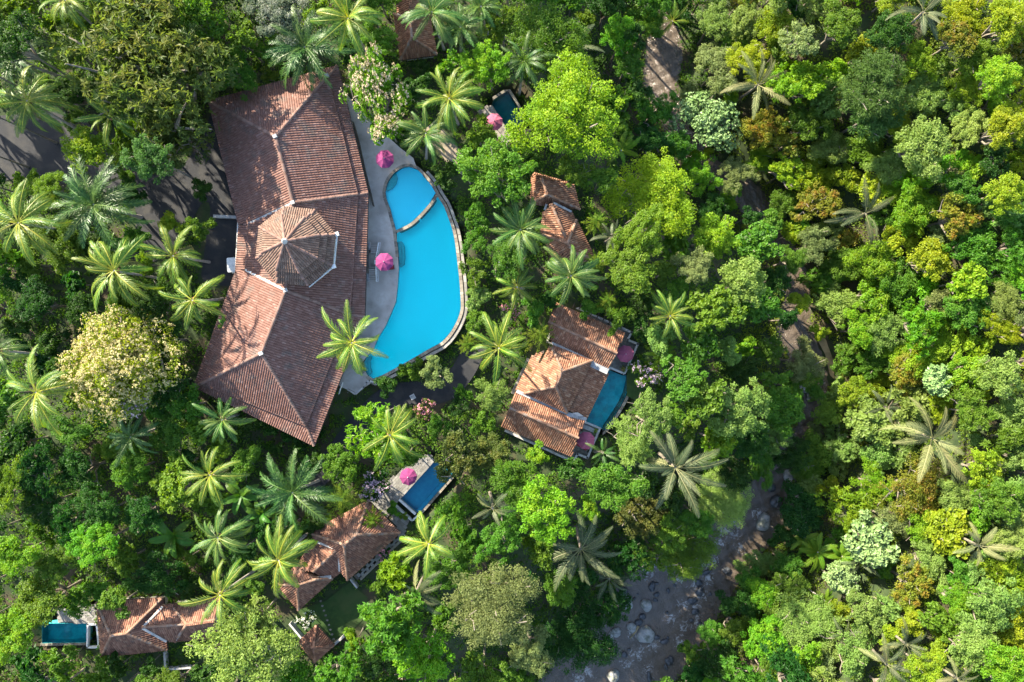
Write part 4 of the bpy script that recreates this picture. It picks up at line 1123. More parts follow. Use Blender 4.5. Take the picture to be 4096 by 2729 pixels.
def lounger(fx, fy, z, ang, label, mat=RED):
    p = P(fx, fy, z); root = empty('sun_lounger', tuple(p), label, 'sun lounger', None, ang)
    b = MB(); b.box((0, 0, 0.25), 1.9, 0.68, 0.08); b.build('frame', DARK, root)
    b = MB(); b.box((-0.3, 0, 0.35), 1.25, 0.62, 0.12); b.build('cushion', mat, root)
    b = MB(); b.poly([(0.33, -.31, .36), (0.92, -.31, .72), (0.92, .31, .72), (0.33, .31, .36)]); b.poly([(0.33, .31, .30), (0.92, .31, .66), (0.92, -.31, .66), (0.33, -.31, .30)]); b.build('backrest', mat, root)
    for x in (-0.8, 0.8):
        for y in (-.28, .28): b = MB(); b.box((x, y, 0.11), 0.07, 0.07, 0.22); b.build('leg', DARK, root)
lounger(2480,1403,-4,math.radians(-24),'red cushioned lounger under the pink parasol on the upper right terrace')
lounger(2325,1782,-4,math.radians(-28),'red cushioned lounger under the pink parasol on the lower right terrace')
lounger(2352,1712,-4,math.radians(-24),'grey cushioned lounger beside the lower corner of the teal curved pool', GUTTER)
lounger(1553,1072,0,0.1,'red lounger almost hidden under the magenta parasol by the double staircase')

def pot(fx, fy, z, label):
    p = P(fx, fy, z); root = empty('potted_plant', tuple(p), label, 'plant pot')
    b = MB(); b.tube([(0, 0, 0), (0, 0, .25), (0, 0, .5), (0, 0, .55)], [.2, .32, .34, .30], 10); b.build('pot', CLAY, root)
    n = 60; c = RNG.normal(0, .22, (n, 3)) + [0, 0, .8]; me = leaf_mesh('leaves', c, RNG.normal(0, .5, (n, 3)) + [0, 0, 1], np.full(n, .2), RNG.random(n), np.zeros(n), .6); add('leaves', me, root, mat=LEAF['mid_green'])

# ------------------------------------------------------------------ white buggy under the eave
p = P(928, 1060, 1.9); bg = empty('golf_buggy', (p.x, p.y, 0), 'white roofed buggy parked under the left eave of the biggest roof', 'golf buggy', None, 0.06)
def rr_poly(w, l, r, z, n=4):
    out = []
    for cx, cy, a in ((w/2-r, l/2-r, 0), (-w/2+r, l/2-r, 90), (-w/2+r, -l/2+r, 180), (w/2-r, -l/2+r, 270)):
        for k in range(n+1): t = math.radians(a + 90*k/n); out.append((cx + r*math.cos(t), cy + r*math.sin(t)))
    return out
b = MB(); b.prism(rr_poly(1.45, 2.1, 0.22, 0), 1.84, 1.92); b.build('roof', WHITE, bg)
b = MB(); b.prism(rr_poly(1.15, 1.75, 0.15, 0), 1.92, 1.945); b.build('roof_panel', WHITE, bg)
b = MB(); b.box((0, 0.1, 0.45), 1.2, 2.3, 0.35); b.build('body', WHITE, bg)
b = MB(); b.box((0, 0.0, 0.75), 1.05, 0.5, 0.16); b.box((0, -0.28, 1.0), 1.05, 0.1, 0.45); b.build('seat', DARK, bg)
for x in (-.6, .6):
    for y in (-.85, .85):
        b = MB(); b.tube([(x, y, .55), (x*.98, y*.97, 1.85)], [.025, .025], 6); b.build('roof_post', METAL, bg)
        b = MB(); b.tube([(x-.08*np.sign(x), y, .22), (x+.08*np.sign(x), y, .22)], [.22, .22], 12); b.build('wheel', RUBBER, bg)
b = MB(); b.tube([(0.25, .55, 0.75), (0.25, .42, 1.0)], [.02, .16], 10); b.build('steering_wheel', RUBBER, bg)

# ------------------------------------------------------------------ boulders in the river
def boulder(fx, fy, rx, ry, pale, z, label, hh=None, group=None):
    ax = rx*S*1.36; ay = ry*S*1.36; r = (ax+ay)/2
    p = P(fx, fy, z)
    n, mm = 10, 18
    V = []
    ph = [rnd.uniform(0, 6.28) for _ in range(8)]
    for i in range(n+1):
        t = math.pi*i/n
        for k in range(mm):
            a = 2*math.pi*k/mm
            q = 1 + 0.11*math.sin(2*a+ph[0]+t) + 0.09*math.sin(3*a+ph[1]-t*2) + 0.06*math.sin(5*a+ph[2]+3*t)
            sx = abs(math.sin(t))**0.75
            V.append((ax*q*sx*math.cos(a), ay*q*sx*math.sin(a), (hh or r*0.62)*math.cos(t)*(1+0.08*math.sin(3*a+ph[3]))))
    F = [(i*mm+k, (i+1)*mm+k, (i+1)*mm+(k+1) % mm, i*mm+(k+1) % mm) for i in range(n) for k in range(mm)]
    me = mesh_np('boulder', V, F, smooth=r > 0.9, mat=ROCK_PALE if pale else ROCK_WET)
    o = add('boulder', me); o.location = p; o.rotation_euler = (0, 0, rnd.uniform(-.3, .3))
    tag(o, label, 'boulder', group)
    return o
BZ = [(262,350,42,45,1,'largest round pale boulder near the left bank of the brown river'),(398,376,32,38,1,'pale rounded boulder right of the largest one in the brown river'),(395,575,50,54,1,'big flat topped pale boulder in the middle of the brown river'),(302,528,27,34,1,'pale egg shaped boulder left of the driftwood in the river'),(195,558,30,27,1,'grey boulder close to the left bank above the white ledge'),(175,857,38,40,1,'grey boulder in the foam at the bottom of the river'),(155,610,22,52,1,'long flat pale ledge rock along the left river bank'),
 (437,248,23,28,0,'dark angular rock in foam at the upper bend of the river'),(373,450,20,18,0,'dark rock midway between the pale boulders'),(345,495,24,22,0,'dark rock touching the driftwood'),(803,152,32,16,0,'wide dark rock in the rapids under the overhanging tree'),(752,222,24,22,0,'dark square rock near the right bank rapids'),(760,282,24,28,0,'dark upright rock at the right bank'),(710,342,30,24,0,'long slanting dark rock in the right hand foam'),(728,418,26,18,0,'dark grey rock against the right bank below the slanting rock'),(470,592,18,15,0,'dark rock right of the big flat topped boulder'),(522,620,24,17,0,'dark rock with foam behind it at the river middle'),(250,710,18,18,0,'dark round rock above the lower foam patch'),(187,685,18,28,0,'dark rock under the pale ledge'),(940,138,26,22,0,'dark rock at the far upper right bank'),(555,750,24,32,0,'dark rock against the lower right bank'),(417,860,15,32,0,'narrow dark rock at the bottom right river edge'),(240,280,30,32,0,'dark flat rock beside the largest pale boulder')]
for x, y, rx, ry, pl, lb in BZ: boulder(2350+.5906*x, 2200+.5906*y, rx*.5906, ry*.5906, pl, RZ+0.1, lb)
for x, y, rx, ry in ((470,228,12,9),(468,302,18,14),(460,340,15,11),(545,275,10,18),(705,477,12,12),(545,595,9,8),(280,675,10,7),(540,425,10,8),(530,795,12,18),(365,622,9,8),(320,330,9,7),(590,240,11,8),(830,300,12,12),(760,500,13,12),(340,300,7,6)):
    boulder(2350+.5906*x, 2200+.5906*y, rx*.5906, ry*.5906, 0, RZ+0.08, 'small dark wet rock breaking the river surface among the boulders', None, 'small dark river rocks')
for x, y, rx, ry, pl, lb in ((3159,1906,24,22,1,'pale boulder at the narrow river bend above the dark green tree'),(3104,2008,20,26,0,'dark block at the narrow river bend'),(3054,2089,26,30,1,'grey boulder beside the leaning bright tree at the river'),(3220,1553,26,18,1,'pale rock under the grey tree by the sandy bank'),(3240,1590,14,16,1,'small pale rock below the grey riverside tree'),(3175,1850,16,22,0,'black rock in the shaded narrow river'),(3085,1950,14,18,0,'black rock on the left side of the narrow river')):
    boulder(x, y, rx, ry, pl, RZ+0.2, lb)
b = MB(); q0, q1 = P(2350+.5906*345, 2200+.5906*515, RZ+0.5), P(2350+.5906*288, 2200+.5906*600, RZ+0.2)
b.tube([(0, 0, 0), tuple((q1-q0)*0.5 + Vector((0.2, 0.1, 0.1))), tuple(q1-q0)], [0.22, 0.18, 0.08], 7); dw = b.build('driftwood_log', SAND); dw.location = q0; tag(dw, 'brown driftwood log stranded between pale boulders in the river', 'log')

# ------------------------------------------------------------------ vegetation: leaf, crown and frond meshes
def leaf_mesh(name, c, nrm, size, rn, tip, aspect=0.55, tang=None, droop=0.12):
    """folded four-cornered leaves at c, facing nrm"""
    c = np.asarray(c, float); n = np.asarray(nrm, float)
    n = n/(np.linalg.norm(n, axis=1)[:, None]+1e-9)
    if tang is None: tang = RNG.normal(0, 1, c.shape)
    t = tang - n*(tang*n).sum(1)[:, None]; t /= np.linalg.norm(t, axis=1)[:, None]+1e-9
    s = np.cross(n, t)
    L = np.asarray(size, float)[:, None]; Wd = L*aspect
    base = c - t*L*0.5; tp = c + t*L*0.5 - n*L*droop
    l = c + s*Wd*0.5 + n*Wd*0.16 - t*L*0.06; r = c - s*Wd*0.5 + n*Wd*0.16 - t*L*0.06
    V = np.stack([base, r, tp, l], 1).reshape(-1, 3)
    k = np.arange(len(c))*4
    F = np.concatenate([np.stack([k, k+1, k+2], 1), np.stack([k, k+2, k+3], 1)])
    return mesh_np(name, V, F, {'rnd': np.repeat(rn, 4), 'tip': np.repeat(tip, 4)})


def unit(v): return v/(np.linalg.norm(v, axis=-1, keepdims=True)+1e-9)


def crown_points(R, flat, nlobe, nclump, g):
    """centres and sizes of leaf clumps, gathered in lobes"""
    lob = []
    for i in range(nlobe):
        a = i*2.39996 + g.uniform(-.35, .35); rr = R*0.60*math.sqrt((i+0.4)/nlobe)*g.uniform(.6, 1.35)
        up = math.sqrt(max(0, 1-(rr/(R*0.95))**2))
        lob.append((rr*math.cos(a), rr*math.sin(a), R*flat*up*g.uniform(.40, .75), R*g.uniform(.26, .50)*(1.0 if nlobe > 4 else 1.25)))
    lob = np.array(lob)
    li = g.integers(0, nlobe, nclump)
    d = unit(g.normal(0, 1, (nclump, 3)) + [0, 0, 0.55])
    d[:, 2] = np.where(d[:, 2] < -0.35, -d[:, 2], d[:, 2])
    rad = lob[li, 3]*g.uniform(.55, 1.0, nclump)
    cc = lob[li, :3] + d*rad[:, None]*[1, 1, flat*0.95]
    cr = R*g.uniform(.085, .17, nclump)*(1.0 if R > 3 else 1.35)
    return lob, cc, cr, d


CR = {}
def crown(style, cls, var):
    key = (style, cls, var)
    if key in CR: return CR[key]
    R = {'S': 2.3, 'M': 4.4, 'L': 7.6}[cls]
    g = np.random.default_rng(abs(hash((style, cls, var))) % 9973 if False else sum(ord(q)*(i+3) for i, q in enumerate(style+cls))*7 + var*101)
    flat = {'dense': 0.80, 'fine': 0.70, 'big': 0.75, 'rosette': 0.75, 'feather': 0.6, 'flower': 0.95, 'bush': 0.55, 'open': 0.6, 'flowery': 0.9}[style]
    nl = {'S': 5, 'M': 9, 'L': 16}[cls]
    nc = {'S': 34, 'M': 95, 'L': 230}[cls]
    dens = {'dense': 125, 'fine': 150, 'big': 34, 'rosette': 80, 'feather': 75, 'flower': 105, 'flowery': 90, 'bush': 60, 'open': 60}[style]
    size = {'dense': .31, 'fine': .27, 'big': .62, 'rosette': .50, 'feather': .50, 'flower': .34, 'flowery': .34, 'bush': .38, 'open': .38}[style]
    asp = {'dense': .55, 'fine': .5, 'big': .66, 'rosette': .36, 'feather': .30, 'flower': .5, 'flowery': .5, 'bush': .5, 'open': .55}[style]
    if style == 'open': nc = int(nc*0.62)
    lob, cc, cr, d = crown_points(R, flat, nl, nc, g)
    nlv = int(dens*math.pi*R*R)
    w = cr**2; ci = g.choice(nc, nlv, p=w/w.sum())
    v = unit(g.normal(0, 1, (nlv, 3)) + [0, 0, .35])
    if style == 'rosette':
        nro = nlv//8; ci = g.choice(nc, nro, p=w/w.sum()); v = unit(g.normal(0, 1, (nro, 3)) + [0, 0, .7])
        ctr = cc[ci] + v*(cr[ci]*g.uniform(.6, 1.15, nro))[:, None]
        ctr = np.repeat(ctr, 8, 0); vv = np.repeat(v, 8, 0); ci = np.repeat(ci, 8); nlv = len(ci)
        tg = unit(g.normal(0, 1, (nlv, 3))); tg = unit(tg - vv*(tg*vv).sum(1)[:, None]); tg = unit(tg + vv*g.uniform(.0, .55, nlv)[:, None])
        sz = size*g.uniform(.7, 1.2, nlv)
        pos = ctr + tg*(sz*0.5)[:, None]; nr = unit(vv - tg*(tg*vv).sum(1)[:, None] + g.normal(0, .12, (nlv, 3)))
        me = None; v = vv
    else:
        pos = cc[ci] + v*(cr[ci]*g.uniform(.35, 1.15, nlv)**0.7)[:, None]*[1.0, 1.0, .85]
        nr = unit(v*0.55 + g.normal(0, .42, (nlv, 3)) + [0, 0, .62])
        tg = None; sz = size*g.uniform(.6, 1.25, nlv)
        if style == 'feather':
            tg = unit(v + d[ci]*0.8 + g.normal(0, .35, (nlv, 3)) + [0, 0, -.25]); nr = unit(g.normal(0, .5, (nlv, 3)) + [0, 0, 1])
    crn = g.random(nc)
    rn = np.clip(crn[ci]*0.55 + g.random(nlv)*0.45, 0, 1)
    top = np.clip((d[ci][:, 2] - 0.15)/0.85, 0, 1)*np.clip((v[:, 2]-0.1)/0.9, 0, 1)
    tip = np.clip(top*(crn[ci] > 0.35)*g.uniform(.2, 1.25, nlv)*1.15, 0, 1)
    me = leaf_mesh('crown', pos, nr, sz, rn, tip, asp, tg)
    # limbs to the lobes and on to some of the clumps
    b = MB(); root = Vector((0, 0, -R*flat*0.75))
    fat = R*0.045
    for l in lob:
        e = Vector(l[:3]); mid = root.lerp(e, 0.5) + Vector((g.normal(0, R*.05), g.normal(0, R*.05), R*.05))
        b.tube([root, mid, e], [fat, fat*.7, fat*.4], 5)
    for k in g.choice(nc, min(nc, 14 if cls != 'L' else 34), replace=False):
        l = lob[np.argmin(np.linalg.norm(lob[:, :3]-cc[k], axis=1))]; p = Vector(l[:3]); q = Vector(cc[k] + unit(cc[k]-l[:3])*cr[k]*0.6)
        b.tube([p, p.lerp(q, .5) + Vector((g.normal(0, R*.03), g.normal(0, R*.03), R*.02)), q], [fat*.42, fat*.3, fat*.16], 4)
    bm_ = b.mesh('branches')
    fl = None
    if style in ('flower', 'flowery'):
        nf = int((10 if style == 'flower' else 24)*math.pi*R*R*0.62); fi = g.choice(nc, nf, p=w/w.sum()); fv = unit(g.normal(0, .8, (nf, 3)) + [0, 0, .75])
        fp = cc[fi] + fv*(cr[fi]*1.15)[:, None]
        keep = (cc[fi][:, 2] > R*0.05); fp = fp[keep]; fv = fv[keep]; nf = len(fp)
        m6 = 6
        c6 = np.repeat(fp, m6, 0) + g.normal(0, .10, (nf*m6, 3)); n6 = np.repeat(fv, m6, 0) + g.normal(0, .45, (nf*m6, 3))
        fl = leaf_mesh('blossoms', c6, n6, g.uniform(.14, .26, nf*m6), g.random(nf*m6), np.zeros(nf*m6), .8)
    CR[key] = (R, flat, me, bm_, fl)
    return CR[key]


def trunk_mesh():
    b = MB(); b.tube([(0, 0, -0.02), (0.01, 0, .15), (-0.01, .02, .55), (0.0, 0.0, 1.0)], [.085, .062, .050, .042], 8)
    return b.mesh('trunk')
TRUNK = trunk_mesh()
TREES = []        # (x, y, crown z, radius) of everything planted


def tree(u, v, r_px, style, mat, h, label, name='broadleaf_tree', cat='tree', group=None, var=None, blossom=None, bark=None, rz=None, sq=1.0, fat_=1.05):
    """u, v: plan position of the crown; r_px: its radius there; h: height above the ground"""
    z = 0.0
    for _ in range(5):
        p = PD(u, v, z + h*0.8); z = float(ground(p.x, p.y))
    r = r_px*DF*S*(H - z - h*0.8)/H
    cls = 'S' if r < 3.0 else ('M' if r < 5.6 else 'L')
    R, flat, cm, bm_, fl = crown(style, cls, rnd.randrange({'S': 3, 'M': 3, 'L': 2}[cls]) if var is None else var)
    k = r/R*fat_
    root = empty(name, (p.x, p.y, z), label, cat, group, rnd.uniform(0, 6.28) if rz is None else rz)
    zc = max(h - R*k*flat*1.02, h*0.28)
    tilt = (rnd.uniform(-.22, .22), rnd.uniform(-.22, .22), 0) if name not in ('flowering_tree', 'flowering_shrub') else (0, 0, 0)
    t = add('trunk', TRUNK, root, mat=bark or BARK); t.scale = (r*.6+.5, r*.6+.5, zc); t.location = (0, 0, -0.1)
    if cls != 'S' or style in ('open', 'fine'):
        o = add('branches', bm_, root, (0, 0, zc), mat=bark or BARK); o.scale = (k, k, k)
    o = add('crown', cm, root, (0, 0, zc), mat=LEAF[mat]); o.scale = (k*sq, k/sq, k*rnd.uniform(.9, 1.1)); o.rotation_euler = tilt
    if fl is not None and blossom:
        o = add('blossoms', fl, root, (0, 0, zc), mat=LEAF[blossom]); o.scale = (k*sq, k/sq, k)
    TREES.append((u, v, r_px, p.x, p.y))
    return root


FR = {}
def frond(style, var):
    key = (style, var)
    if key in FR: return FR[key]
    g = np.random.default_rng(500 + var*17 + len(style)*31 + ord(style[0]))
    L, nlf, ll, lw, droop = {'coco': (5.0, 32, .98, .11, 1.25), 'date': (5.2, 44, .85, .10, 1.05), 'sugar': (6.2, 32, 1.2, .155, .95), 'fern': (3.0, 26, .75, .20, .75)}[style]
    L *= g.uniform(.86, 1.1); droop *= g.uniform(.75, 1.35)
    n = 14; ang = 0.0; pts = [np.array([0.0, 0, 0])]; side = g.normal(0, .20)
    for i in range(n):
        t = (i+0.5)/n; ang = -droop*t**1.5
        pts.append(pts[-1] + np.array([math.cos(ang), side*t, math.sin(ang)])*L/n)
    pts = np.array(pts)
    V, F, RN, TP = [], [], [], []
    def q3(vs, fs, rn, tp):
        b = len(V); V.extend(vs); F.extend([tuple(b+i for i in f) for f in fs]); RN.extend([rn]*len(vs)); TP.extend(tp)
    for i in range(n):
        w0, w1 = .075*(1-i/n)+.02, .075*(1-(i+1)/n)+.02
        a, c = pts[i], pts[i+1]; yv = np.array([0, 1, 0]); up = np.array([0, 0, .03])
        q3([a-yv*w0, a+yv*w0, c+yv*w1, c-yv*w1, a+up, c+up], [(0, 4, 5), (0, 5, 3), (4, 1, 2), (4, 2, 5)], .8, [.8]*6)
    s0 = {'coco': .14, 'date': .10, 'sugar': .16, 'fern': .08}[style]
    for k in range(nlf):
        t = s0 + (1-s0)*(k+0.5)/nlf
        f = t*n; i = min(int(f), n-1); p = pts[i]*(1-f+i) + pts[i+1]*(f-i); d = unit(pts[i+1]-pts[i])
        ln = ll*(math.sin(math.pi*min(1, .16+t*.80))**0.7)*g.uniform(.85, 1.12)
        for sd2 in (-1, 1):
            fw = .60 + .95*t + g.normal(0, .12)
            o = np.array([0, sd2, 0.0])
            hang = {'coco': .15 + .75*g.random(), 'date': .05 + g.normal(0, .28), 'sugar': .12 + .2*g.random(), 'fern': .12}[style]
            if style == 'date': o = o + np.array([0, 0, g.normal(0, .35)])
            dr_ = unit(o + d*fw + np.array([0, 0, .10 - hang*.4])); dr2 = unit(o*0.9 + d*(fw+.25) + np.array([0, 0, -hang*1.5]))
            mid = p + dr_*ln*.5; e = mid + dr2*ln*.5
            wv = d*lw*.5 + np.array([0, 0, sd2*0.0])
            q3([p-wv*.6, p+wv*.6, mid+wv, mid-wv, e], [(0, 1, 2), (0, 2, 3), (3, 2, 4)], float(np.clip(g.normal(.45, .25), 0, 1)), [.12, .12, .04, .04, .22])
    me = mesh_np('frond', V, np.array(F), {'rnd': RN, 'tip': TP})
    FR[key] = me
    return me


NUTS = None
def palm(u, v, r_px, mat, h, label, style='coco', n=23, name='coconut_palm', cat='palm tree', group=None, lean=None, dry=0, upright=0.0, bark=None, gaps=0.0):
    z = 0.0
    for _ in range(5):
        p = PD(u, v, z + h); z = float(ground(p.x, p.y))
    r = r_px*DF*S*(H - z - h)/H
    base = {'coco': 4.55, 'date': 4.7, 'sugar': 5.7, 'fern': 2.8}[style]
    k = r/base
    root = empty(name, (p.x, p.y, z), label, cat, group)
    lx, ly = lean if lean else (rnd.uniform(-1.2, 1.2), rnd.uniform(-1.2, 1.2))
    b = MB(); tr = .17 if style == 'coco' else (.20 if style != 'fern' else .12)
    if style == 'sugar': bark = bark or BARK
    zb = float(ground(p.x+lx, p.y+ly)) - z - .2
    b.tube([(lx, ly, zb), (lx*.75, ly*.75, h*.2), (lx*.32, ly*.32, h*.55), (lx*.05, ly*.05, h*.88), (0, 0, h)], [tr*1.5, tr*1.1, tr*.95, tr*.9, tr*1.15], 7)
    b.build('trunk', bark or PALM_BARK, root)
    a0 = rnd.uniform(0, 6.28)
    wind = rnd.uniform(0, 6.28); pull = rnd.uniform(.05, .40) if style == 'coco' else .15; off_p = rnd.uniform(-.12, .14)
    if style == 'coco': n = rnd.randrange(18, 26); gaps = rnd.uniform(.02, .16)
    for i in range(n):
        f = i/(n-1.0)
        if rnd.random() < gaps: continue
        a = a0 + i*2.39996 + rnd.uniform(-.22, .22); a -= pull*math.sin(a - wind)
        pitch = math.radians((62 - 78*f**0.8 + rnd.uniform(-7, 7)) if style != 'sugar' else (66 - 62*f + rnd.uniform(-8, 8))) + upright
        if style == 'coco': pitch += off_p + rnd.uniform(-.12, .12)
        if style == 'fern': pitch = math.radians(38 - 26*f)
        me = frond(style, rnd.randrange(5))
        mm = LEAF[mat]
        if i >= n - dry: mm = LEAF['palm_dry']; pitch -= .5
        o = add('frond', me, root, (0.12*math.cos(a), 0.12*math.sin(a), h), mat=mm)
        o.rotation_euler = Matrix.Rotation(a, 3, 'Z').to_euler()
        o.rotation_euler = (Matrix.Rotation(a, 3, 'Z') @ Matrix.Rotation(-pitch, 3, 'Y') @ Matrix.Rotation(rnd.uniform(-.6, .6), 3, 'X')).to_euler()
        s = k*rnd.uniform(.8, 1.1)*(0.72 + .28*min(1, f*3)); o.scale = (s, s, s)
    if style == 'coco':
        b = MB()
        for i in range(7):
            a = a0 + i*.9; c = Vector((.33*math.cos(a), .33*math.sin(a), h-.35-.08*(i % 3)))
            b.tube([c + Vector((0, 0, -.15)), c + Vector((0, 0, -.08)), c + Vector((0, 0, .06)), c + Vector((0, 0, .14))], [.05, .14, .14, .04], 6)
        b.build('coconuts', CLAY if rnd.random() < .5 else SAND, root)
    TREES.append((u, v, r_px*0.8, p.x, p.y))
    return root


def banana(u, v, r_px, label, h=4.0, n=9, mat='banana'):
    z = 0.0
    for _ in range(5):
        p = PD(u, v, z + h); z = float(ground(p.x, p.y))
    r = r_px*DF*S*(H-z-h)/H
    root = empty('banana_plant', (p.x, p.y, z), label, 'banana plant')
    b = MB(); b.tube([(0, 0, -.1), (0.05, 0, h*.5), (0, 0, h)], [.16, .13, .09], 7); b.build('stem', LEAF['fern'], root)
    for i in range(n):
        a = i*2.39996 + rnd.uniform(-.3, .3); L = r*rnd.uniform(.8, 1.1); b = MB(); rows = []
        pit = math.radians(rnd.uniform(15, 60))
        x = zz = 0.0; m = 7
        for j in range(m+1):
            t = j/m; w = L*.15*math.sin(math.pi*min(1, .08+t*.9))**.6
            rows.append(((x, -w, zz+.3*w), (x, 0, zz), (x, w, zz+.3*w))); an = pit - 1.6*t**1.3; x += math.cos(an)*L/m; zz += math.sin(an)*L/m
        for r0, r1 in zip(rows[:-1], rows[1:]):
            for q in range(2): b.poly([r0[q], r1[q], r1[q+1], r0[q+1]])
        o = b.build('leaf', LEAF[mat], root); o.location = (0, 0, h-.2); o.rotation_euler = (0, 0, a)
    TREES.append((u, v, r_px*.8, p.x, p.y))
    return root


def plume(u, v, r_px, label, h, mat='bamboo', n=22):
    """feathery clump of drooping sprays"""
    z = 0.0
    for _ in range(5):
        p = PD(u, v, z + h); z = float(ground(p.x, p.y))
    r = r_px*DF*S*(H-z-h)/H
    root = empty('feathery_bamboo', (p.x, p.y, z), label, 'bamboo')
    b = MB(); b.tube([(0, 0, -.1), (0.1, 0, h*.5), (0, 0, h)], [.14, .11, .03], 6); b.build('stem', LEAF['fern'], root)
    for i in range(n):
        a = i*2.39996; f = i/n; L = r*(.35 + .65*f)*rnd.uniform(.85, 1.1); m = 110
        t = RNG.random(m)**.8; x = L*t; zz = L*(.35*t - .6*t*t) ; w = L*.17*np.sin(np.pi*np.clip(.1+t*.85, 0, 1))
        c = np.stack([x, RNG.normal(0, .5, m)*w, zz + RNG.normal(0, .06, m)], 1)
        tg = np.stack([np.ones(m), np.sign(c[:, 1])*RNG.uniform(.2, .9, m), RNG.normal(-.2, .2, m)], 1)
        me = leaf_mesh('spray', c, RNG.normal(0, .4, (m, 3)) + [0, 0, 1], RNG.uniform(.22, .42, m), RNG.random(m), t*RNG.random(m), .16, tg)
        o = add('spray', me, root, (0, 0, h*(1 - .45*f)), mat=LEAF[mat]); o.rotation_euler = (0, -math.radians(rnd.uniform(-5, 30)), a)
    TREES.append((u, v, r_px*.8, p.x, p.y))
    return root

for a_ in ((2490,1476,-4,'small potted plant at the pool edge of the upper right terrace'), (2380,1722,-4,'leafy potted plant at the pool corner of the lower right terrace')): pot(*a_)

# ------------------------------------------------------------------ palms one can tell apart (plan positions on a 2353 px wide sheet)
for a in [
 (62,232,92,'palm',13,'large bright coconut palm at the upper left edge above the dark driveway'),
 (150,0,75,'palm',13,'coconut palm cut by the top edge near the upper left corner'),
 (250,266,78,'palm',12,'pale green coconut palm in front of the dark olive tree'),
 (42,512,108,'palm',14,'big coconut palm at the left edge below the driveway'),
 (262,622,102,'palm',13,'coconut palm with a long bare leaning trunk left of the big roof'),
 (398,588,76,'palm',9,'sparse coconut palm right of the one with the leaning trunk'),
 (442,690,80,'palm',11,'coconut palm closest to the left eave of the big roof'),
 (82,902,96,'palm',13,'coconut palm left of the cream flowering tree'),
 (800,42,88,'palm',14,'yellow green coconut palm with a visible trunk at the top centre left'),
 (992,28,78,'palm_shade',12,'darker coconut palm hanging over the orange roof at the top'),
 (1032,226,84,'palm',11,'coconut palm right of the blossoming tree beside the big roof'),
 (978,306,76,'palm_shade',9,'thin fronded coconut palm above the small round pool'),
 (808,788,88,'palm',14,'yellow coconut palm overlapping the lower left rim of the turquoise pool'),
 (1146,800,90,'palm',13,'yellow coconut palm between the turquoise pool and the right villa'),
 (1188,660,58,'palm',9,'smaller coconut palm above the lane between the two big villas'),
 (1196,528,80,'palm_shade',11,'dark coconut palm covering the left side of the hidden villa'),
 (1312,634,80,'palm_shade',12,'dark broad coconut palm over the lower end of the hidden villa'),
 (896,1000,86,'palm',13,'coconut palm growing through the bright rounded tree below the lane'),
 (985,1250,84,'palm',13,'coconut palm at the right corner of the brown stepped roof villa'),
 (640,1288,86,'palm',13,'coconut palm at the left end of the brown stepped roof villa'),
 (505,1368,80,'palm',12,'yellow coconut palm over the roof of the lower left villa'),
 (482,1092,76,'palm',11,'coconut palm with brown dead fronds below the lower tip of the big roof'),
 (510,965,64,'palm_shade',8,'small coconut palm at the lower left eave of the big roof'),
 (1540,726,64,'palm',10,'lone coconut palm right of the right villa among dense trees'),
 (500,1236,80,'palm_shade',10,'shaded coconut palm above the lower left yellow one'),
 (1205,140,66,'palm_dark',9,'dark palm above the shaded green pool'),
 (300,1005,62,'palm_dark',7,'deep shaded palm under the cream flowering tree'),
 (-6,806,66,'palm_shade',12,'palm at the left edge whose pale trunk leans to the right'),
]:
    palm(*a, dry=2 if 'dead' in a[5] else (1 if rnd.random() < .4 else 0))
for a in [
 (700,108,100,'palm_dark',9,'dark feathery date palm above the upper eave of the big roof'),
 (215,470,118,'palm_dark',11,'huge dark feathery palm beside the driveway'),
 (672,1132,102,'palm_dark',9,'dark feathery palm below the lower tip of the big roof'),
 (26,130,86,'palm_dark',10,'dark feathery palm in the upper left corner'),
 (1058,62,62,'palm_shade',10,'pale feathery palm right of the orange roof at the top'),
 (1105,15,60,'palm_shade',10,'feathery palm cut by the top edge right of the orange roof'),
]:
    palm(*a, style='date', n=30, name='feathery_palm')
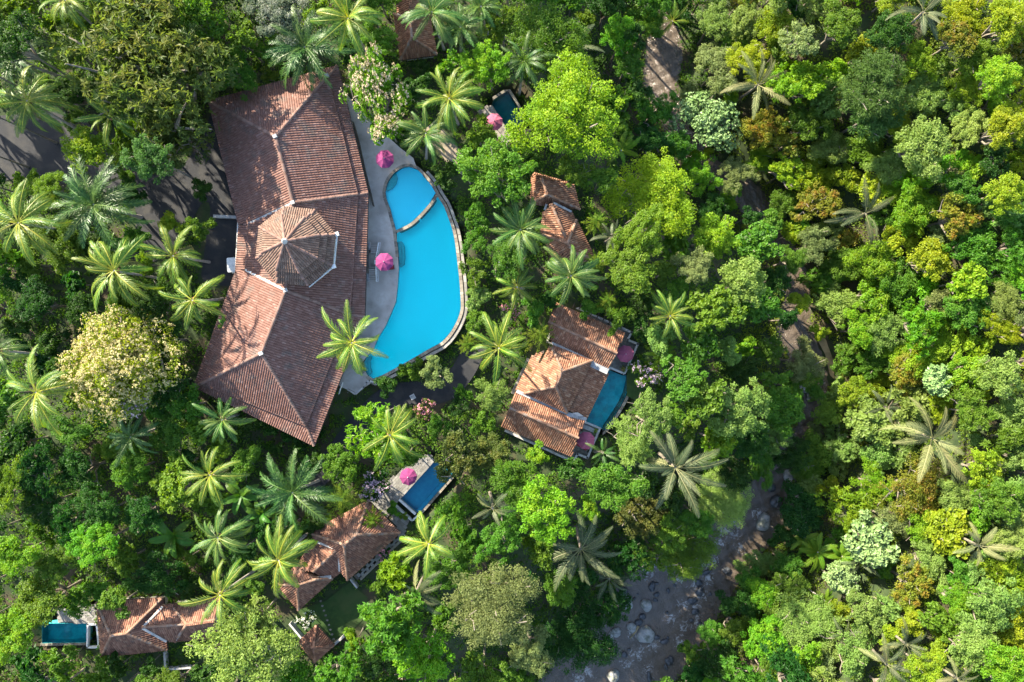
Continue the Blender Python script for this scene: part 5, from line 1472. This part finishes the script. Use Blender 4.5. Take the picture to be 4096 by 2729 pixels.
for a in [
 (1552,1075,98,'palm_grey',13,'grey withered sugar palm standing below the right villa',9),
 (1335,1262,88,'palm_grey',12,'big grey green sugar palm between the bright trees and the river',12),
 (1132,1168,52,'palm_grey',9,'grey sugar palm in the dark gap below the right villa',8),
 (1745,192,70,'palm_dry',10,'pale sugar palm on the far bank near the upper river',8),
 (1992,490,72,'palm_grey',10,'sugar palm with one yellow frond in the upper right forest',8),
 (2122,28,66,'palm_grey',10,'sugar palm at the top edge of the right hand forest',7),
 (2162,1012,96,'palm_dry',10,'large dry straw coloured sugar palm in the right hand forest',12),
 (2258,1258,66,'palm_dry',9,'pale sugar palm near the right edge low in the forest',7),
 (1312,112,72,'palm_grey',9,'dark grey sugar palm beside the green tree near the top centre',8),
 (1405,546,40,'palm_grey',8,'small pale sugar palm right of the hidden villa',7),
 (2092,1488,54,'palm_grey',8,'pale sugar palm pair member higher on the lower right slope',8),
 (2046,1534,58,'palm_grey',8,'pale sugar palm lower on the lower right slope',8),
 (2200,1560,48,'palm_dry',8,'dry sugar palm cut by the bottom edge at lower right',7),
 (956,1362,66,'palm_grey',9,'grey sugar palm left of the big pale tree at the bottom',9),
 (2035,935,44,'palm_grey',8,'small green grey sugar palm beside the dry one',7),
 (1990,1300,42,'palm_grey',7,'small sugar palm beside the glossy tree on the lower right slope',7),
 (1545,48,40,'palm',8,'yellow green palm at the head of the river',9),
 (1385,1040,36,'palm_dark',6,'tiny dark palm right of the bright emerald tree',8),
 (1400,1330,50,'palm_grey',8,'grey palm leaning over the river on the left bank',8),
 (1950,1470,36,'palm_grey',6,'small pale palm at the forest edge low on the right bank',7),
]:
    palm(*a[:6], style='sugar', n=a[6]+5, gaps=.12, name='sugar_palm', dry=1 if 'yellow frond' not in a[5] else 0)
for a in [(1428,345,40,'fern',6,'tree fern under the big yellow green tree'), (1520,815,34,'fern',4,'light green tree fern right of the upper pink parasol'), (1880,1270,46,'fern',6,'tree fern on the right river bank'), (1850,1235,40,'fern',6,'darker tree fern above the one on the right river bank'), (1945,1285,38,'fern',6,'yellow green tree fern beside the glossy tree'), (1900,1385,30,'fern',5,'small tree fern low on the right river bank')]:
    palm(*a, style='fern', n=12, name='tree_fern', cat='tree fern')
for a in [(398,1232,62,'banana plant with torn bright leaves left of the shaded palm'), (552,1138,56,'banana plant below the palm with brown dead fronds'), (600,1180,44,'dark banana plant left of the dark feathery palm'), (255,555,30,'small broad leaved banana plant under the leaning palm'), (1205,1330,34,'banana leaves peeping out beside the pale bottom tree'), (520,748,28,'fresh banana plant touching the left eave of the big roof')]:
    banana(*a)
for a in [(780,1150,66,'feathery light green bamboo over the upper corner of the brown stepped roof',9), (1242,768,54,'feathery bamboo at the left end of the right villa roof',8), (850,1200,34,'small feathery bamboo tip lying on the brown stepped roof',7), (1075,790,34,'young feathery shrub at the right tip of the turquoise pool',4), (1400,690,36,'soft green bamboo between the hidden villa and the right villa',7), (1375,505,40,'dark feathery bamboo right of the hidden villa',8), (1372,600,36,'dark feathery bamboo below the small pale sugar palm',8)]:
    plume(*a)

# ------------------------------------------------------------------ broadleaf trees one can tell apart
T_ = [
 (330,150,196,'rosette','olive',16,'giant dark olive tree with reddish leaf tips at the upper left'),
 (205,352,72,'dense','lime',12,'rounded bright lime tree between the driveway and the olive giant'),
 (440,50,92,'dense','emerald',11,'fresh green tree at the top edge above the olive giant'),
 (560,95,46,'dense','mid_green',9,'small mid green tree left of the silver tree'),
 (860,200,0,'flower','lime',0,''),
 (1125,150,62,'dense','lime',11,'bright green tree above the shaded pool right of the top palm'),
 (1060,200,38,'dense','emerald',8,'small bright tree right of the palm by the blossoming tree'),
 (1296,262,142,'dense','yellow_green',14,'very large yellow green lobed tree right of the shaded pool'),
 (1143,412,96,'dense','emerald',14,'vivid emerald domed tree right of the small round pool'),
 (1255,80,98,'dense','mid_green',13,'large green tree at the top centre'),
 (1310,400,52,'open','mid_green',9,'green tree overhanging the upper roof of the hidden villa'),
 (1450,625,78,'dense','emerald',12,'dark tree with bright clumps right of the dark broad palm'),
 (1512,452,112,'dense','yellow_green',14,'large yellow green crown on the slope above the dark gap'),
 (1625,282,82,'big','glossy_pale',12,'pale tree with big glossy leaves below the upper river'),
 (1500,255,58,'open','emerald',10,'green tree with bare crooked branches at the upper river'),
 (1650,150,74,'fine','grey_green',11,'soft grey green crown right of the upper river'),
 (1425,85,56,'dense','lime',14,'bright drooping tree left of the upper river'),
 (1480,58,58,'fine','mid_green',11,'mid green tree above the upper river'),
 (1835,98,58,'open','grey_green',11,'pale crown with white branches in the upper right forest'),
 (2010,190,92,'feather','blue_green',12,'wide feathery blue green tree in the upper right forest'),
 (2000,265,70,'feather','blue_green',11,'lower feathery blue green tree below the wide one'),
 (2128,330,84,'dense','pale_green',12,'light green domed tree with a dark right side in the right forest'),
 (2190,95,62,'open','rusty',9,'rust coloured shrubby tree near the upper right corner'),
 (2310,50,80,'dense','yellow_green',10,'bright yellow green crown in the upper right corner'),
 (2290,180,64,'dense','lime',10,'lime green crown at the right edge below the corner'),
 (2300,300,70,'dense','yellow_green',10,'yellow green crown with orange touches at the right edge'),
 (1690,402,52,'fine','grey_green',10,'grey leaved crown above the dark gap in the ravine'),
 (1630,545,74,'dense','yellow_green',12,'yellowish crown left of the ravine bend'),
 (1740,560,66,'big','mid_green',11,'coarse leaved tree in the ravine bend'),
 (1700,650,76,'dense','pale_green',12,'pale green crown on the sunlit edge of the shaded bank'),
 (1590,620,58,'fine','grey_green',11,'soft grey crown on the slope right of the lone palm'),
 (1740,700,64,'big','mid_green',11,'coarse leaved crown at the sun and shade boundary'),
 (1665,805,46,'dense','pale_green',10,'small pale crown lit alone in the shaded bank'),
 (1835,830,66,'fine','grey_green',10,'grey green tree leaning over the sandy bank'),
 (1700,940,82,'dense','pale_green',12,'light green crown on the left bank below the sandy bank'),
 (1640,1012,56,'big','lime',11,'coarse leaved lime tree right of the grey withered palm'),
 (1660,1150,84,'fine','pale_green',12,'fine leaved pale tree reaching over the river bend'),
 (1252,1172,86,'dense','lime',13,'bright lime dome with tufted lobes left of the emerald dome'),
 (1410,1112,80,'dense','emerald',13,'tall emerald dome below the right villa'),
 (1480,1195,76,'dense','olive',10,'olive green crown between the emerald dome and the river'),
 (1585,1270,80,'fine','mid_green',12,'soft leaved tree hanging over the rapids'),
 (1130,1385,128,'fine','grey_green',15,'huge pale grey green tree at the bottom centre'),
 (1215,1490,70,'fine','grey_green',12,'grey green crown beside the huge pale tree towards the river'),
 (1325,1455,98,'dense','dark_green',12,'dense dark green tree on the left river bank'),
 (1290,1350,54,'dense','mid_green',10,'green tree above the dark one on the left river bank'),
 (905,1430,90,'rosette','emerald',13,'bright emerald tree with star like leaf tufts at the bottom'),
 (985,1505,84,'dense','lime',12,'lime tree at the bottom edge right of the star tufted tree'),
 (770,1545,60,'rosette','emerald',10,'emerald crown cut by the bottom edge below the pavilion'),
 (565,1490,122,'open','pale_green',13,'wide pale tree with bare branches beside the lower left villa'),
 (590,1425,60,'rosette','pale_green',10,'pale tufted crown above the wide bare branched tree'),
 (45,1270,66,'dense','lime',12,'bright lime crown at the left edge'),
 (222,1250,66,'dense','lime',11,'vivid yellow green dome in the shaded lower left forest'),
 (288,1378,50,'dense','mid_green',10,'green tree growing over the middle of the lower left villa roof'),
 (95,1385,84,'dense','mid_green',11,'broad green tree covering the upper side of the dark teal pool'),
 (40,1450,72,'dense','lime',12,'bright leaning crown in the lower left corner'),
 (130,1300,52,'dense','mid_green',9,'mid green crown between the two lime crowns at lower left'),
 (878,985,80,'rosette','lime',13,'bright rounded tree around the palm below the lane'),
 (1060,1040,84,'open','olive',11,'olive crown with pale branches above the deep blue pool'),
 (1125,1040,62,'dense','olive',10,'olive green dome right of the deep blue pool'),
 (1122,905,52,'fine','pale_green',8,'pale fine leaved tree at the bend of the lane'),
 (1000,860,44,'fine','grey_green',6,'grey green bush tree between the pool wall and the lane'),
 (940,850,38,'dense','mid_green',5,'green bush below the pool wall'),
 (892,890,34,'dense','dark_green',4,'dark bush at the left end of the pool wall'),
 (1015,405,44,'dense','dark_green',6,'dark green round tree at the right rim of the small round pool'),
 (1090,560,36,'fine','mid_green',6,'upper round tree of the hedge right of the turquoise pool'),
 (1088,618,38,'fine','mid_green',6,'second tree of the hedge right of the turquoise pool'),
 (1096,676,40,'fine','pale_green',6,'third and palest tree of the hedge right of the turquoise pool'),
 (1098,732,36,'fine','mid_green',6,'lowest tree of the hedge right of the turquoise pool'),
 (368,372,66,'dense','blue_green',15,'blue green fine leaved tree beside the dark driveway'),
 (402,512,40,'dense','yellow_green',6,'yellow green bush tree on the driveway island'),
 (455,520,42,'dense','mid_green',6,'mid green bush between the driveway and the big roof'),
 (462,440,34,'dense','dark_green',5,'dark bush beside the driveway next to the big roof'),
 (1230,1040,34,'dense','lime',6,'small bright bush below the left wing of the right villa'),
 (1640,45,60,'fine','pale_green',11,'pale crown at the top right of the river head'),
 (1780,60,60,'dense','yellow_green',10,'yellow orange tinted crown at the top edge'),
 (1930,60,66,'dense','mid_green',10,'mid green crown at the top of the right forest'),
 (2050,80,60,'dense','dark_green',9,'dark crown in the shade under the top sugar palm'),
 (1760,300,62,'dense','rusty',9,'orange and green crown right of the glossy pale tree'),
 (1850,280,60,'dense','mid_green',9,'green crown with orange flecks near the feathery blue green trees'),
 (1880,470,62,'open','rusty',10,'orange topped tree left of the sugar palm with the yellow frond'),
 (1870,560,60,'fine','grey_green',10,'grey crown below the orange topped tree'),
 (2200,500,74,'open','rusty',8,'brown and green shrubby crown in the middle of the right forest'),
 (2140,600,66,'dense','yellow_green',9,'yellow green crown in the middle of the right forest'),
 (2020,590,66,'dense','yellow_green',9,'bright bushy crown below the sugar palm with the yellow frond'),
 (2310,440,62,'dense','yellow_green',10,'yellow crown at the right edge in the upper half'),
 (2215,650,60,'big','lime',9,'bright big leaved lime tree in the right forest'),
 (2120,745,62,'rosette','lime',9,'tufted lime tree above the right forest gap'),
 (1980,760,58,'dense','lime',9,'lime crown right of the sandy bank'),
 (1900,950,44,'dense','mid_green',8,'green tree below the sandy bank'),
 (1960,900,54,'dense','yellow_green',9,'yellow green crown at the shade edge of the right slope'),
 (2085,865,60,'open','rusty',8,'orange brown crown on the right slope'),
 (2165,880,50,'big','glossy_pale',9,'glossy pale big leaved tree above the dry sugar palm'),
 (2010,970,74,'big','pale_green',9,'big leaved pale tree left of the dry sugar palm'),
 (2250,950,54,'feather','emerald',9,'dark starry green tree right of the dry sugar palm'),
 (2300,860,70,'dense','pale_green',9,'light green crown at the right edge in the middle'),
 (2130,1130,86,'open','rusty',8,'wide orange brown shrubby crown low on the right slope'),
 (1960,1170,64,'rosette','lime',10,'vivid lime tufted tree on the right river bank'),
 (1850,1180,72,'dense','dark_green',10,'large dark green tree on the right river bank'),
 (2060,1200,48,'feather','grey_green',8,'grey feathery crown right of the vivid lime tree'),
 (2020,1255,80,'big','glossy_pale',10,'large glossy pale tree on the lower right slope'),
 (1930,1340,54,'big','glossy_pale',9,'smaller glossy pale tree below the large one'),
 (2110,1350,66,'open','rusty',7,'reddish green shrub on the lower right slope'),
 (2200,1380,56,'dense','lime',8,'lime crown on the lower right slope'),
 (2290,1150,66,'dense','mid_green',9,'dark sided green crown at the right edge low down'),
 (2280,1390,84,'dense','pale_green',9,'pale green crown at the lower right edge'),
 (1860,1440,84,'feather','pale_green',9,'straw tinted bamboo like crown by the lower river'),
 (1760,1470,62,'dense','lime',10,'bright crown on the right bank at the bottom of the river'),
 (1690,1440,54,'dense','mid_green',9,'green crown overhanging the lower river from the right'),
 (1650,1520,66,'dense','dark_green',9,'dark green crown at the bottom edge right of the river'),
 (1760,1360,50,'dense','lime',9,'lime streaked tree above the lower right river bank'),
 (1720,1390,44,'dense','dark_green',8,'dark tree at the right edge of the rapids'),
 (2000,1420,64,'open','pale_green',8,'pale loose crown in the lower right forest'),
 (2230,1490,74,'dense','pale_green',9,'light crown in the lower right corner region'),
 (2300,1540,70,'dense','lime',9,'bright lime crown in the lower right corner'),
 (2130,1540,60,'dense','yellow_green',8,'yellow green crown at the bottom edge on the right'),
 (560,1260,46,'dense','dark_green',7,'dark round tree between the two lower palms'),
 (330,1180,60,'dense','dark_green',8,'dark tree in the deep shade of the lower left forest'),
 (180,1080,70,'dense','dark_green',8,'large dark tree below the palm at the left edge'),
 (300,1080,60,'dense','mid_green',8,'mid green tree right of the large dark one'),
 (390,1000,62,'dense','mid_green',7,'green tree below the cream flowering tree towards the big roof'),
 (90,700,70,'fine','dark_green',8,'dark fine leaved tree below the big left edge palm'),
 (190,720,56,'dense','dark_green',7,'dark shrubby tree above the cream flowering tree'),
 (60,118,72,'dense','dark_green',18,'tall dark tree between the two upper left palms'),
 (935,1045,38,'dense','mid_green',7,'green tree leaning over the magenta parasol of the deep blue pool'),
 (1438,150,50,'dense','mid_green',13,'green tree on the left bank of the upper river'),
 (1462,212,42,'dense','dark_green',12,'dark tree below the one on the left bank of the upper river'),
 (1788,640,46,'dense','dark_green',9,'dark tree over the ravine stream'),
 (1768,515,36,'dense','mid_green',9,'green tree just right of the dark ravine gap'),
 (1835,705,38,'dense','yellow_green',8,'yellow green crown over the narrow stream'),
 (1815,600,44,'fine','mid_green',9,'soft green crown right of the ravine stream'),
 (1400,1395,60,'dense','dark_green',10,'dark green tree closest to the largest pale boulder'),
 (-24,165,64,'dense','dark_green',18,'dark crown at the left edge above the first bright palm'),
 (-22,262,58,'dense','dark_green',16,'dark crown at the left edge above the driveway'),
 (-30,350,50,'dense','mid_green',10,'green crown at the left edge beside the driveway'),
 (1535,1222,50,'dense','mid_green',12,'green tree left of the rapids behind the soft leaved one'),
 (1605,1192,48,'dense','mid_green',12,'green tree between the rapids and the grey withered palm'),
 (1690,1085,50,'dense','dark_green',11,'dark tree left of the narrow river bend'),
 (1850,862,40,'dense','mid_green',9,'green tree left of the sandy bank end'),
 (1770,800,44,'dense','mid_green',10,'mid green tree left of the grey green one by the sandy bank'),
 (1800,735,34,'dense','dark_green',8,'small dark tree above the grey green one by the sandy bank'),
 (1500,12,50,'dense','mid_green',14,'green tree at the top edge above the upper river'),
 (1452,98,44,'dense','dark_green',15,'dark tree behind the bright drooping one at the upper river'),
 (1552,335,50,'dense','mid_green',10,'green tree covering the stream left of the glossy pale tree'),
 (1578,222,38,'fine','grey_green',9,'grey green crown between the upper river and the glossy pale tree'),
 (1718,1325,40,'dense','mid_green',8,'green tree on the right edge of the rapids'),
 (1668,1385,38,'dense','dark_green',8,'dark bushy tree at the right bank below the rapids'),
 (1795,1225,40,'dense','dark_green',8,'dark crown at the right bank above the rapids'),
 (1632,1455,42,'dense','mid_green',8,'green crown at the lower right bank beside the river'),
 (1590,1545,44,'dense','dark_green',8,'dark crown at the bottom edge on the right river bank'),
 (1810,1300,46,'dense','mid_green',8,'mid green crown on the slope above the rapids'),
 (1790,470,46,'dense','mid_green',9,'green tree above the ravine stream on the right'),
 (1715,500,30,'dense','dark_green',8,'small dark tree under the dark ravine gap'),
 (1880,760,28,'dense','yellow_green',6,'small yellow green tree at the upper end of the sandy bank'),
 (395,305,92,'rosette','olive',10,'lower spreading crown joined below the dark olive giant'),
 (1870,890,30,'dense','mid_green',6,'small green tree below the sandy bank tip'),
]
for a in T_:
    if a[2]: tree(*a, fat_=1.16 if a[2] > 180 else 1.05)
tree(640,42,82,'fine','silver',11,'silvery white speckled tree at the top left centre', blossom=None)
tree(862,200,90,'flower','lime',11,'tall blossoming tree with blush clusters touching the right side of the big roof', name='flowering_tree', blossom='blush_flower', sq=0.82, rz=0.25, var=0, fat_=1.15)
tree(890,290,44,'flower','lime',9,'lower bough crown of blush blossoms hanging above the upper magenta parasol', name='flowering_tree', blossom='blush_flower')
tree(262,830,132,'flowery','yellow_green',13,'round cream flowering tree at the left centre', name='flowering_tree', blossom='cream_flower', var=0, fat_=1.15)
tree(305,915,58,'flower','pale_green',10,'lower lilac white blossoming crown under the cream flowering tree', name='flowering_tree', blossom='lilac_flower')
tree(862,1112,44,'flower','dark_green',5,'dark shrub dotted with lilac flowers beside the pale terrace', name='flowering_shrub', cat='shrub', blossom='lilac_flower')
tree(1490,862,42,'flower','mid_green',4,'loose shrub with lilac flowers right of the teal curved pool', name='flowering_shrub', cat='shrub', blossom='lilac_flower')
tree(975,945,30,'flower','olive',4,'pink flowering shrub beside the lane', name='flowering_shrub', cat='shrub', blossom='pink_flower')
tree(880,1268,24,'flower','dark_green',3,'pink flowering shrub right of the stepped roof villa', name='flowering_shrub', cat='shrub', blossom='pink_flower')
tree(705,1425,26,'flower','dark_green',3,'low white flowering shrub between the lawn and the villa corner', name='flowering_shrub', cat='shrub', blossom='white_flower')
tree(1175,715,28,'flower','mid_green',4,'pink dotted shrub left of the right villa roof', name='flowering_shrub', cat='shrub', blossom='pink_flower')
tree(905,1170,22,'dense','emerald',2.5,'fresh green shrub inside the white planter by the deep blue pool', name='shrub', cat='shrub')
tree(925,1185,14,'dense','mid_green',2,'small shrub at the outer end of the white planter', name='shrub', cat='shrub')
for k, (u, v) in enumerate(((208,1440),(213,1458),(214,1476))): tree(u, v, 10, 'bush', 'mid_green', 1.4, 'low green tuft filling the white planter beside the dark teal pool', name='shrub', cat='shrub', group='tufts in the white planter')
# big leaved shrubs under the lower eave of the main roof
for k, (u, v) in enumerate(((598,968),(630,985),(662,1003),(690,1022),(570,985),(640,1030),(720,1010),(735,985))):
    tree(u, v, 22, 'big', 'dark_green', 3.0, 'dark elephant ear shrub with big round leaves along the lower eave of the big roof', name='large_leaf_shrub', cat='shrub', group='elephant ear shrubs along the lower eave')

# ------------------------------------------------------------------ the rest of the wood: keep the roofs, pools, lanes and the river open
OPEN_D = [[(485,235),(775,150),(850,440),(840,730),(880,760),(830,900),(725,1020),(450,890)],
 [(840,290),(950,350),(1000,430),(1060,560),(1062,740),(1020,800),(860,880),(790,905),(790,700),(850,480)],
 [(1270,705),(1470,790),(1440,920),(1395,1000),(1360,1060),(1150,980)], [(800,1170),(960,1060),(1040,1090),(930,1260),(690,1410),(630,1350)], [(890,1130),(1000,1060),(1040,1090),(950,1180)],
 [(215,1395),(460,1375),(460,1500),(230,1510)], [(120,1430),(215,1420),(215,1480),(110,1480)], [(690,1440),(760,1490),(725,1530),(680,1480)], [(700,1370),(840,1340),(850,1400),(780,1470),(700,1440)],
 [(905,20),(1005,20),(1010,130),(915,140)], [(1225,420),(1330,430),(1370,600),(1240,600)], [(1120,240),(1190,210),(1200,280),(1140,330)],
 [(20,300),(130,290),(120,380),(20,390)], [(330,480),(380,440),(440,420),(420,480),(350,530)], [(470,450),(550,450),(550,640),(470,640)],
 [(1475,95),(1500,60),(1565,70),(1575,110),(1545,190),(1490,200)], [(1705,425),(1745,425),(1750,485),(1710,485)], [(1775,745),(1850,770),(1850,795),(1775,800)], [(1872,755),(1912,770),(1920,868),(1895,860)],
 [(1390,1440),(1420,1380),(1440,1330),(1500,1315),(1560,1330),(1640,1240),(1690,1200),(1730,1165),(1760,1140),(1800,1100),(1815,1130),(1780,1190),(1760,1235),(1700,1295),(1640,1345),(1600,1400),(1590,1440),(1560,1480),(1530,1520),(1500,1580),(1250,1580),(1270,1540),(1350,1550),(1400,1500)],
 [(880,915),(960,880),(1060,800),(1075,830),(1010,930),(890,945)], [(1000,320),(1060,370),(1060,410),(1020,380)]]
OPEN_D = [[(x, y) for x, y in p] for p in OPEN_D]
DRW = [tuple(p[:2]) for p in polyF(DRIVE_F, 0.0)]
def clear_of(u, v, r):
    for p in OPEN_D:
        if inside([u], [v], p)[0]: return False
        d, _, _ = seg_dist(np.array([u]), np.array([v]), p, True)
        if d[0] < r: return False
    return True

MARKS = [('the olive giant',330,150),('the driveway',350,480),('the cream flowering tree',265,830),('the blossoming tree',862,200),('the big roof',650,600),('the turquoise pool',980,650),('the small round pool',940,430),
 ('the emerald domed tree',1143,412),('the hidden villa',1290,500),('the right villa',1310,860),('the teal curved pool',1405,920),('the deep blue pool',975,1120),('the brown stepped roof villa',820,1250),('the pavilion',725,1490),('the lower left villa',340,1440),
 ('the dark teal pool',160,1455),('the orange roof at the top',955,80),('the upper river',1525,130),('the ravine bend',1725,455),('the sandy bank',1893,815),('the narrow river bend',1790,1110),('the rapids',1640,1260),('the river boulders',1460,1430),
 ('the lone palm',1540,726),('the grey withered palm',1552,1075),('the feathery blue green trees',2005,225),('the rust coloured tree',2190,95),('the light green dome',2128,330),('the palm with the yellow frond',1992,490),('the dry straw palm',2162,1012),
 ('the large glossy tree',2020,1255),('the straw tinted crown',1860,1440),('the orange brown slope crown',2130,1130),('the shaded green pool',1165,245),('the big left edge palm',42,512),('the lime dome at lower left',222,1250),('the wide bare branched tree',565,1490),('the huge pale tree',1130,1385),('the dark feathery palm',672,1132)]
PLANNED = []
RESERVED = {}
def describe(u, v, r, word, what):
    ms = sorted(MARKS, key=lambda q: (q[1]-u)**2 + (q[2]-v)**2)
    m = ms[0]; dx, dy = u-m[1], v-m[2]
    rel = ('right of' if dx > 0 else 'left of') if abs(dx) > 1.6*abs(dy) else (('below' if dy > 0 else 'above') if abs(dy) > 1.6*abs(dx) else (('lower ' if dy > 0 else 'upper ') + ('right of' if dx > 0 else 'left of')))
    m2 = ms[1]
    size = 'small' if r < 30 else ('middle sized' if r < 46 else 'large')
    return f'{size} {word} {what}', rel, m[0], m2[0]

ZONES = [  # plan box, palette
 ((1560,-60,2420,330), [('yellow_green',3.5),('lime',2.5),('mid_green',2.5),('pale_green',2),('rusty',.35),('dark_green',.3)]),
 ((1560,330,2420,760), [('yellow_green',3),('mid_green',3),('pale_green',2),('grey_green',.5),('rusty',.35),('dark_green',.3),('lime',2)]),
 ((1880,760,2420,1620), [('yellow_green',2.5),('pale_green',3),('mid_green',2),('lime',2.5),('rusty',.3),('grey_green',.4)]),
 ((1400,760,1880,1620), [('mid_green',4),('dark_green',1.5),('pale_green',1.5),('lime',.6)]),
 ((-60,640,720,1620), [('dark_green',5),('mid_green',3),('emerald',.4)]),  # darker mix: the shade of the lower left put into leaf colour
 ((-60,-60,2420,1620), [('mid_green',3.5),('dark_green',2),('emerald',1),('lime',.5)]),
]
WORD = {'yellow_green':'yellow green','lime':'bright green','mid_green':'mid green','pale_green':'pale green','rusty':'orange tinted','dark_green':'dark green','grey_green':'grey green','blue_green':'blue green','emerald':'emerald green'}
STY = {'dense':'leafy','fine':'fine leaved','big':'coarse leaved','open':'loose','feather':'feathery','bush':'bushy','rosette':'tufted'}
for r in [58]*90 + [48]*200 + [40]*300 + [32]*420 + [24]*700:
    for _ in range(8):
        u = rnd.uniform(-40, 2393); v = rnd.uniform(-40, 1608)
        k = 0.58 if u > 1450 else 0.68
        if r < 28: k = 0.84
        ok = all((u-t[0])**2 + (v-t[1])**2 > (k*(r + t[2]*0.95))**2 for t in TREES) and all((u-t[0])**2 + (v-t[1])**2 > (k*(r + t[2]))**2 for t in PLANNED)
        if ok and clear_of(u, v, r*0.8):
            PLANNED.append((u, v, r)); break
PLANNED = [p for p in PLANNED if p[2] >= 28][:470] + [p for p in PLANNED if p[2] < 28][:140]
LAB = {}
FILL = []
for u, v, r in PLANNED:
    for (a, b_, c, d), pal in ZONES:
        if a <= u <= c and b_ <= v <= d: break
    mt = rnd.choices([p[0] for p in pal], [p[1] for p in pal])[0]
    st_ = rnd.choices(['dense', 'fine', 'big', 'open', 'feather', 'rosette'], [5, 2.2, 1.3, 1.4, .7, .8])[0]
    if mt == 'rusty': st_ = 'open'
    hgt = {58: 11.5, 48: 10, 40: 8.5, 32: 7, 24: 5}[r]*rnd.uniform(.75, 1.15)
    if u < 1100: hgt *= .8
    if u > 1850: hgt *= .62
    kind = 'shrub' if r < 28 else 'tree'
    head, rel, m1, m2 = describe(u, v, r, WORD[mt] + ' ' + STY[st_], kind)
    FILL.append([u, v, r*rnd.uniform(1.02, 1.22), st_, mt, hgt, kind, head, rel, m1, m2])
from collections import defaultdict
bykey = defaultdict(list)
for f in FILL: bykey[f'{f[7]} {f[8]} {f[9]}'].append(f)
for key, fs in bykey.items():
    if len(fs) == 1: fs[0].append(key); continue
    fs.sort(key=lambda f: f[1])
    words = {2: ['upper', 'lower'], 3: ['uppermost', 'middle', 'lowest']}.get(len(fs)) or ['first', 'second', 'third', 'fourth', 'fifth', 'sixth', 'seventh', 'eighth', 'ninth', 'tenth']
    for i, f in enumerate(fs):
        if len(fs) <= 3: f.append(words[i] + ' ' + key)
        else: f.append(words[min(i, 9)] + ' from the top ' + key)
for f in FILL:
    u, v, r, st_, mt, hgt, kind = f[:7]
    area = 'right hand forest' if u > 1480 else ('lower left garden' if v > 640 and u < 1100 else 'garden around the villas')
    nm = {'tree': {'feather': 'feathery_tree', 'open': 'open_tree', 'fine': 'fine_leaf_tree', 'big': 'large_leaf_tree', 'rosette': 'tufted_tree'}.get(st_, 'broadleaf_tree'), 'shrub': 'shrub'}[kind]
    tree(u, v, r, st_, mt, hgt, f[11], name=nm, cat=kind, sq=rnd.uniform(.78, 1.28), fat_=1.14, group=('understory shrubs' if kind == 'shrub' else 'trees') + ' of the ' + area)

# the wood goes on past the upper and left edges; its shade falls into the garden
for k in range(26):
    u = -160 + k*62 + rnd.uniform(-25, 25); v = -95 - (k % 3)*80 + rnd.uniform(-20, 20)
    if 470 < u < 640: continue
    tree(u, v, rnd.uniform(54, 74), 'dense', rnd.choice(['mid_green', 'dark_green', 'lime']), rnd.uniform(12, 15), 'tall leafy tree of the wood just past the upper edge of the garden', name='broadleaf_tree', group='tall trees past the upper edge', fat_=1.14)
for k in range(11):
    u = -150 - (k % 3)*80 + rnd.uniform(-25, 25); v = -60 + k*62 + rnd.uniform(-20, 20)
    tree(u, v, rnd.uniform(54, 74), 'dense', rnd.choice(['mid_green', 'dark_green']), rnd.uniform(12, 15), 'tall leafy tree of the wood just past the left edge by the driveway', name='broadleaf_tree', group='tall trees past the left edge', fat_=1.14)

# ------------------------------------------------------------------ undergrowth: countless leaves over the bare ground
NB = 22000
bx = RNG.uniform(-93, 93, NB*2); by = RNG.uniform(-63, 63, NB*2)
bd, bp_, _ = seg_dist(bx, by, RIVs); bw = np.interp(bp_, np.arange(len(RIVs)), RWs)
ok = bd > bw + 0.6
for poly, z in ((DRIVE_F, 0.0), (LAWN_F, -2.5), (DECK_F, 0.0), (TERR_B, -2.5), (TERR_A1, -4.0), (TERR_A2, -4.0), (SIDE_B, -2.5), (TERR_D, -1.0)):
    pw = [tuple(p[:2]) for p in polyF(poly, z)]
    ok &= ~inside(bx, by, pw); d, _, _ = seg_dist(bx, by, pw, True); ok &= d > 0.7
for z, poly in POOLS:
    pw = [tuple(p[:2]) for p in polyF(poly, z)]; d, _, _ = seg_dist(bx, by, pw, True); ok &= ~inside(bx, by, pw) & (d > 1.3)
for pw in (LANE1, LANE2, LANE3, SANDP):
    pw = [tuple(p[:2]) for p in pw]; d, _, _ = seg_dist(bx, by, pw, True); ok &= ~inside(bx, by, pw) & (d > 0.5)
for pw in ([tuple(p[:2]) for p in wl], ):
    ok &= ~inside(bx, by, pw)
for q in ([(2210,1225),(2500,1334),(2286,1826),(2010,1705)], [(1600,2132),(1390,2320),(1240,2132),(1473,2003)], [(386,2410),(405,2628),(880,2550),(880,2392)]):
    ok &= ~inside(bx, by, [tuple(p[:2]) for p in polyF(q, -1.0)])
bx, by = bx[ok][:NB], by[ok][:NB]; n = len(bx)
bz = ground(bx, by); br = RNG.uniform(.4, 1.3, n); crn = RNG.random(n)
m_ = 20
ci = np.repeat(np.arange(n), m_)
vv = unit(RNG.normal(0, 1, (n*m_, 3)) + [0, 0, .5]); vv[:, 2] = np.abs(vv[:, 2])
pos = np.stack([bx, by, bz], 1)[ci] + vv*br[ci][:, None]*RNG.uniform(.4, 1.1, (n*m_, 1))
for nm_, sel in (('undergrowth', bx[ci] < 38), ('hill_scrub', bx[ci] >= 38)):
    vs, ps, cs = vv[sel], pos[sel], crn[ci][sel]; k_ = len(vs)
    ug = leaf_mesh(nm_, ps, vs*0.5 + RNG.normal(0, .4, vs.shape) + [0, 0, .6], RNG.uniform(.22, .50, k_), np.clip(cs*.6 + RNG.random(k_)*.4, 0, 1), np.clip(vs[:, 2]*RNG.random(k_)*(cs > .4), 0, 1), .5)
    add('undergrowth' if nm_ == 'undergrowth' else 'hillside_scrub', ug, mat=LEAF[nm_], kind='stuff')
